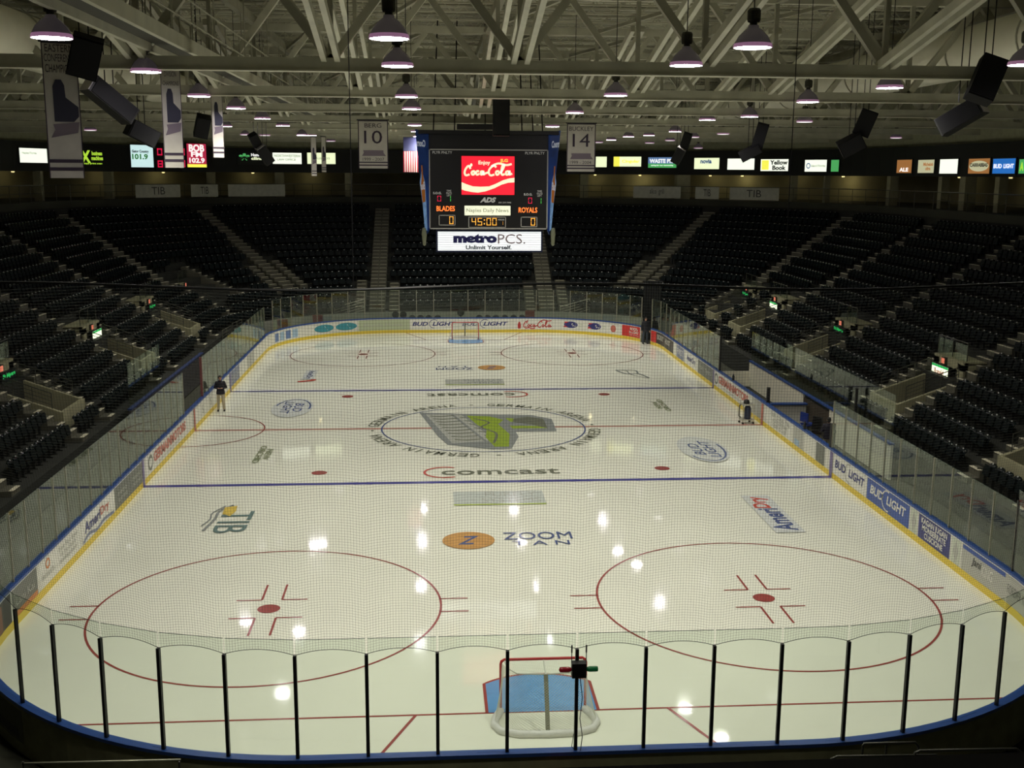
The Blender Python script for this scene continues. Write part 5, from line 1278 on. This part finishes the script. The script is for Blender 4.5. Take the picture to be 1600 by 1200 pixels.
for i, q in enumerate(ring_r[:-1]):
    nx_ = ring_r[(i+1) % len(ring_r)]; L = (nx_-q).length; m_ = max(1, int(L/2))
    for k in range(m_): p = q+(nx_-q)*k/m_; mb.tube(p, p+Vector((0, 0, 1.05)), .022, n=4)
mb.build('rail_posts', metald, rb)
wb = M('rail_banner', (.48, .48, .42), .7, var=.1)
for a, b, tx, lab in ((211, 281, 'TIB', 'pale TIB banner on the concourse railing at left'), (298, 340, 'TIB', 'short pale TIB banner right of the first on the railing'), (356, 445, '', 'blank pale panel on the railing left of the far stand'),
                      (990, 1064, 'alico  grill', 'pale banner on the railing right of the far stand'), (1087, 1124, 'TIB', 'short TIB banner left of the dark stair gap'), (1141, 1218, 'TIB', 'wide TIB banner right of the dark stair gap')):
    A_ = ringhit(a, 295, CO+.02); B_ = ringhit(b, 295, CO+.02); u = B_-A_; u.z = 0; w = u.length; u.normalize(); n = Vector((-u.y, u.x, 0)); n = n if n.dot(CAM-A_) > 0 else -n
    t = thing('railing_banner', lab, 'banner', (A_.x, A_.y, CZ)); R = Matrix((u, -n, Vector((0, 0, 1)))).transposed()
    MB().box(u*w/2+Vector((0, 0, .55))+n*.03, (w, .02, .95), rot=R).build('banner_cloth', wb, t)
    if tx: mb = MB(); mb.text(tx, w*.35, .3, w*.65, .85, plane_map(n*.045, u, (0, 0, 1))); mb.build('lettering', M('banner_text', (.05, .05, .05), .7), t)
# warm downlights on the concourse back wall
for k, (px, e) in enumerate(((20, 8), (165, 10), (255, 14), (395, 10), (490, 8), (930, 14), (1000, 30), (1110, 14), (1160, 26), (1240, 8), (1318, 26), (1500, 6), (1580, 6))):
    P = ringhit(px, 268, CO+7.4); t = thing('concourse_downlight', 'small warm ceiling light in the concourse, number %s along the wall from the left' % ORD[k+1], 'light', (P.x, P.y, fz0-.02), group='warm concourse downlights')
    t['label'] = 'small warm concourse ceiling light, %s from the left along the back wall' % ORD[k+1]
    MB().lathe([(0, 0), (.12, 0), (.12, -.06), (.09, -.08), (0, -.07)], n=12).build('fitting', lit('warm_bulb', (.9, .75, .35), 1.2), t)
    ld = bpy.data.lights.new('downlight', 'POINT'); ld.energy = e*.55; ld.color = (1, .85, .45); ld.shadow_soft_size = .15; lo = bpy.data.objects.new('downlight', ld); COL.objects.link(lo); lo.parent = t; lo.location = (0, 0, -.25)

# ------------------------------------------------------------------ people
def cap_chain(mb, pts, rs, n=10):
    mb.path(pts, rs, n=n)
    mb.ball(pts[0], rs[0], n); mb.ball(pts[-1], rs[-1], n)
def loft(mb, rings, n=18):
    o = len(mb.v)
    for z, rx, ry in rings:
        for j in range(n): a = 2*PI*j/n; mb.v.append((rx*math.cos(a), ry*math.sin(a), z))
    for i in range(len(rings)-1):
        for j in range(n): q = (j+1) % n; mb.f.append([o+i*n+j, o+i*n+q, o+(i+1)*n+q, o+(i+1)*n+j]); mb.m.append(0)
    mb.f.append([o+j for j in range(n)][::-1]); mb.m.append(0); mb.f.append([o+(len(rings)-1)*n+j for j in range(n)]); mb.m.append(0)
def remesh(o, size):
    m = o.modifiers.new('remesh', 'REMESH'); m.mode = 'VOXEL'; m.voxel_size = size; m.use_smooth_shade = True
    s = o.modifiers.new('smooth', 'SMOOTH'); s.iterations = 3; s.factor = .5
def hand(mb, wrist, d, side):
    d = Vector(d).normalized(); a = Vector((0, 0, 1)) if abs(d.z) < .8 else Vector((0, 1, 0)); x = d.cross(a).normalized(); up = x.cross(d)
    palm = wrist+d*.05; cap_chain(mb, [wrist, wrist+d*.09], [.026, .034])
    for k, (off, L) in enumerate(((-.027, .062), (-.009, .075), (.010, .070), (.028, .055))):
        b = palm+x*off+d*.035; cap_chain(mb, [b, b+d*L*.55, b+d*L*.95+up*-.02], [.0095, .009, .008], 6)
    b = wrist+x*.03*side+d*.03; cap_chain(mb, [b, b+x*.028*side+d*.03, b+x*.03*side+d*.055], [.011, .010, .009], 6)
def person(label, loc, rz, shirt, trousers, hairc, pose='stand', scale=1.0, skin=(.45, .25, .17), capc=None):
    t = thing('person', label, 'person', loc, rz); t.scale = (scale,)*3
    SK = M('skin_%d' % int(skin[0]*100), skin, .6); V_ = Vector
    if pose == 'bend':
        hip = V_((0, 0, .95)); ch = V_((0, -.32, 1.22)); nk = V_((0, -.46, 1.30)); hd = V_((0, -.60, 1.33))
        el = {s: V_((s*.26, -.42, 1.0)) for s in (-1, 1)}; wr = {s: V_((s*.18, -.58, .85)) for s in (-1, 1)}
    else:
        hip = V_((0, 0, .95)); ch = V_((0, .0, 1.32)); nk = V_((0, -.01, 1.47)); hd = V_((0, -.03, 1.615))
        if pose == 'hold': el = {s: V_((s*.27, .03, 1.14)) for s in (-1, 1)}; wr = {s: V_((s*.10, -.22, 1.16)) for s in (-1, 1)}
        else: el = {s: V_((s*.26, .02, 1.13)) for s in (-1, 1)}; wr = {s: V_((s*.27, -.05, .87)) for s in (-1, 1)}
    sh = {s: ch+V_((s*.19, 0, .10 if pose != 'bend' else .02)) for s in (-1, 1)}
    hj = {s: hip+V_((s*.10, 0, -.03)) for s in (-1, 1)}; kn = {s: V_((s*.12, -.02, .50)) for s in (-1, 1)}; an = {s: V_((s*.14, .02, .09)) for s in (-1, 1)}
    b = MB(); up = (hd-nk).normalized()
    b.ball(hd+up*.03, .095, 14, sc=(.82, 1.0, 1.15)); cap_chain(b, [nk-up*.05, hd-up*.04], [.06, .055])
    f = V_((0, -1, 0)) if pose != 'bend' else V_((0, -.5, -.8)).normalized()
    b.ball(hd+f*.098+up*.01, .018, 8); b.ball(hd+f*.07-up*.055, .04, 8)
    for s in (-1, 1): b.ball(hd+V_((s*.082, 0, 0))+up*.01, .024, 8, sc=(.5, 1, 1.2)); b.ball(hd+f*.082+V_((s*.03, 0, 0))+up*.035, .014, 6)
    loft(b, [(.84, .14, .10), (.95, .15, .105), (1.1, .14, .095), (1.25, .165, .105), (1.38, .18, .10), (1.44, .12, .08), (1.5, .055, .055)])
    for s in (-1, 1):
        cap_chain(b, [sh[s]-V_((s*.02, 0, .03)), el[s], wr[s]], [.045, .04, .028]); dd = (wr[s]-el[s]); hand(b, wr[s], dd, -s)
        cap_chain(b, [hj[s], kn[s], an[s]], [.085, .058, .042])
    o = b.build('body', SK, t, True); remesh(o, .011)
    e = MB()
    for s in (-1, 1): e.ball(hd+f*.094+V_((s*.032, 0, 0))+up*.03, .008, 6)
    e.build('eye', black, t); e = MB(); e.tube(hd+f*.103+V_((-.022, 0, 0))-up*.05, hd+f*.103+V_((.022, 0, 0))-up*.05, .005, n=6); e.build('mouth', M('lip', (.3, .1, .08), .5), t)
    j = MB(); loft(j, [(.83, .212, .165), (.95, .20, .15), (1.1, .175, .13), (1.25, .195, .14), (1.36, .215, .135), (1.43, .18, .115), (1.47, .10, .085), (1.51, .075, .072)])
    for s in (-1, 1): cap_chain(j, [sh[s]-V_((s*.02, 0, .02)), el[s], wr[s]+(el[s]-wr[s])*.12], [.082, .064, .05])
    o = j.build('jacket', M('cloth_'+label[-12:], shirt, .8), t, True); remesh(o, .014)
    q = MB(); loft(q, [(.78, .17, .12), (.86, .185, .135), (.98, .165, .12)])
    for s in (-1, 1): cap_chain(q, [hj[s], kn[s], an[s]+V_((0, 0, .0))], [.1, .082, .07])
    o = q.build('trousers', M('trouser_'+label[-12:], trousers, .8), t, True); remesh(o, .014)
    for s in (-1, 1):
        z = MB(); cap_chain(z, [an[s]+V_((0, .03, -.045)), an[s]+V_((s*.01, -.10, -.055)), an[s]+V_((s*.015, -.16, -.06))], [.045, .045, .035]); z.box(an[s]+V_((s*.008, -.06, -.08)), (.09, .27, .02)); z.build('shoe', black, t, True)
    hr = MB(); hr.ball(hd-f*.014+up*.055, .098, 14, sc=(.88, 1.02, .95)); hr.ball(hd-f*.045-up*.01, .075, 12, sc=(.95, .9, 1.1)); hr.build('hair' if capc is None else 'cap', M('hair_'+label[-12:], hairc, .7), t, True)
    return t
person('man in dark jacket and khaki trousers standing on the ice by left boards', (-12.55, 4.2, 0), .1, (.014, .012, .022), (.46, .40, .29), (.012, .01, .01), 'hold', 1.0)
person('person in dark jacket and jeans standing in the far corner gate', (12.25, 24.95, 0), .15, (.015, .016, .025), (.05, .065, .09), (.02, .015, .012), 'stand', 1.05)
person('person in black shirt and khaki trousers standing with back turned at the right bench', (13.55, -6.9, .2), 2.7, (.010, .008, .020), (.40, .36, .27), (.012, .01, .01), 'hold', .95)

# ------------------------------------------------------------------ far end, floor level
for k, (px, py) in enumerate(((644, 0), (657, 0), (670, 0), (684, 0), (749, 0), (762, 0), (775, 0), (789, 0), (803, 0), (816, 0), (618, 1), (630, 1), (720, 2))):
    y = 32.0; x = at(px, 495, y=y).x; hgt = (1.08, 1.36, 1.5)[py]
    c = thing('padded_chair', 'x', 'chair', (x, y, 0), 0)
    c['label'] = ('black rounded chair back peeking over the far boards, %s from the left' % ORD[k+1 if k < 10 else 1]) if k < 10 else ('tall dark chair left of the far goal, %s of two' % ORD[k-9] if k < 12 else 'dark chair directly behind the far goal')
    c['group'] = 'dark chairs behind the far boards'
    MB().lathe([(0, -.03), (.2, -.03), (.26, -.01), (.26, .01), (.2, .03), (0, .03)], (0, .2, hgt-.22), 16, axis=Matrix.Rotation(PI/2, 3, 'X')).build('backrest', black, c)
    MB().box((0, 0, .48), (.46, .46, .06)).build('seat', black, c); MB().box((0, .2, .66), (.06, .03, hgt-.7)).build('back_bar', blackm, c)
    for a in (-.2, .2):
        for b in (-.18, .18): MB().tube((a, b, 0), (a, b, .46), .015, n=6).build('leg', blackm, c)
mb = MB(); A = [q for q in bowl_pts(-.04) if q[1] > 24]
o = len(mb.v)
for x, y in A: mb.v += [(x, y, 0), (x, y, 1.22)]
for i in range(len(A)-1): mb.f.append([2*i, 2*i+2, 2*i+3, 2*i+1]); mb.m.append(0)
tag_struct(mb.build('stand_front_wall', M('front_wall', (.30, .31, .26), .7, var=.08)), 'pale grey green low wall at the foot of the far stands', 'wall')
for x, y, lab in ((-12.7, 28.3, 'dark red box on the floor behind the far left corner glass'), (-10.5, 30.6, 'second dark red box behind the far left glass'), (5.0, 32.8, 'dark red panel behind the far boards right of the goal')):
    tag(MB().box((0, 0, .55), (.7, .3, .75)).build('red_case', M('case_red', (.16, .03, .025), .6), loc=(x, y, .4)), lab, 'box')
t = thing('gate_curtain', 'tall black curtain gap behind the far corner gate', 'curtain', (13.0, 26.6, 0), -.3)
mb = MB(); n = 30
for s in (-.02, .02):
    o = len(mb.v)
    for i in range(n+1): x = -.62+1.24*i/n; yy = .04*math.sin(i*1.5)+s; mb.v += [(x, yy, 0), (x, yy, 4.1)]
    for i in range(n): mb.f.append([o+2*i, o+2*i+2, o+2*i+3, o+2*i+1]); mb.m.append(0)
mb.build('curtain_cloth', M('curtain_black', (.006, .007, .008), .9), t); MB().tube((-.68, 0, 4.12), (.68, 0, 4.12), .03).build('curtain_rod', blackm, t)
for x, y, rz, lab in ((-8.4, 33.0, 0, 'steel railing behind the far boards at left'), (8.4, 33.0, 0, 'steel railing behind the far boards at right'), (-15.3, 25.2, 1.45, 'bright steel railing at the far left corner steps'), (-15.4, 22.0, 1.5, 'bright steel railing nearer along the left steps')):
    t = thing('steel_railing', lab, 'railing', (x, y, 0), rz); mb = MB(); rails(mb, (-1.1, 0, .6), (1.1, 0, 1.2) if abs(x) < 10 else (1.1, 0, .6), 5, 1.0, 3, .02); mb.build('rail_tubes', chrome, t)

# ------------------------------------------------------------------ foreground at the bottom of the picture
def fr(label, pts, y, r=.02, extra=()):
    t = thing('hand_railing', label, 'railing'); mb = MB(); P = [at(px, py, y=y) for px, py in pts]; mb.path(P, r, n=8); mb.build('top_tube', M('rail_dark', (.09, .09, .075), .35, .5), t, True)
    for a, b in extra:
        A_ = at(a, b, y=y); MB().tube(A_, (A_.x, A_.y, 0), r*.9).build('rail_post', M('rail_dark', (.09, .09, .075), .35, .5), t)
fr('dark tube railing standing highest at the bottom right', [(1348, 1166), (1350, 1162), (1430, 1160), (1435, 1166)], -33.6, extra=((1348, 1166), (1385, 1162), (1435, 1166)))
fr('dark tube railing lowest at the bottom right', [(1294, 1200), (1299, 1186), (1308, 1182), (1464, 1180)], -33.9, extra=((1294, 1202),))
fr('long dark tube railing nearest the right corner', [(1428, 1190), (1430, 1176), (1437, 1173), (1588, 1170), (1595, 1175)], -33.9, extra=((1428, 1190), (1595, 1175)))
t = thing('hand_railing', 'thin lit tube railing at the bottom left', 'railing'); mb = MB(); mb.tube(at(34, 1193, y=-33.5), at(282, 1187, y=-33.5), .016); mb.build('top_tube', M('rail_lit', (.55, .55, .42), .35, .4), t, True)  # tube painted paler for the light falling on it, posts stay dark
for px in (36, 280): A_ = at(px, 1190, y=-33.5); MB().tube(A_, (A_.x, A_.y, 0), .016).build('rail_post', M('rail_dark', (.09, .09, .075), .35, .5), t)
t = thing('equipment_bag', 'small black bag with red top at the foot of the near boards', 'bag', (-.1, -31.5, 0)); 
MB().box((0, 0, .32), (.5, .3, .6), taper=.8).build('bag_body', black, t); MB().box((.08, 0, .66), (.26, .2, .1)).build('red_flap', red, t)
t = thing('portable_table', 'dark framed stand behind the near left corner boards', 'table', (-10.9, -31.2, 0), .6)
MB().box((0, 0, .95), (1.4, .7, .05)).build('table_top', M('table_dark', (.07, .07, .045), .5), t)
for a in (-.62, .62):
    for b in (-.28, .28): MB().tube((a, b, 0), (a, b, .95), .02).build('leg', blackm, t)
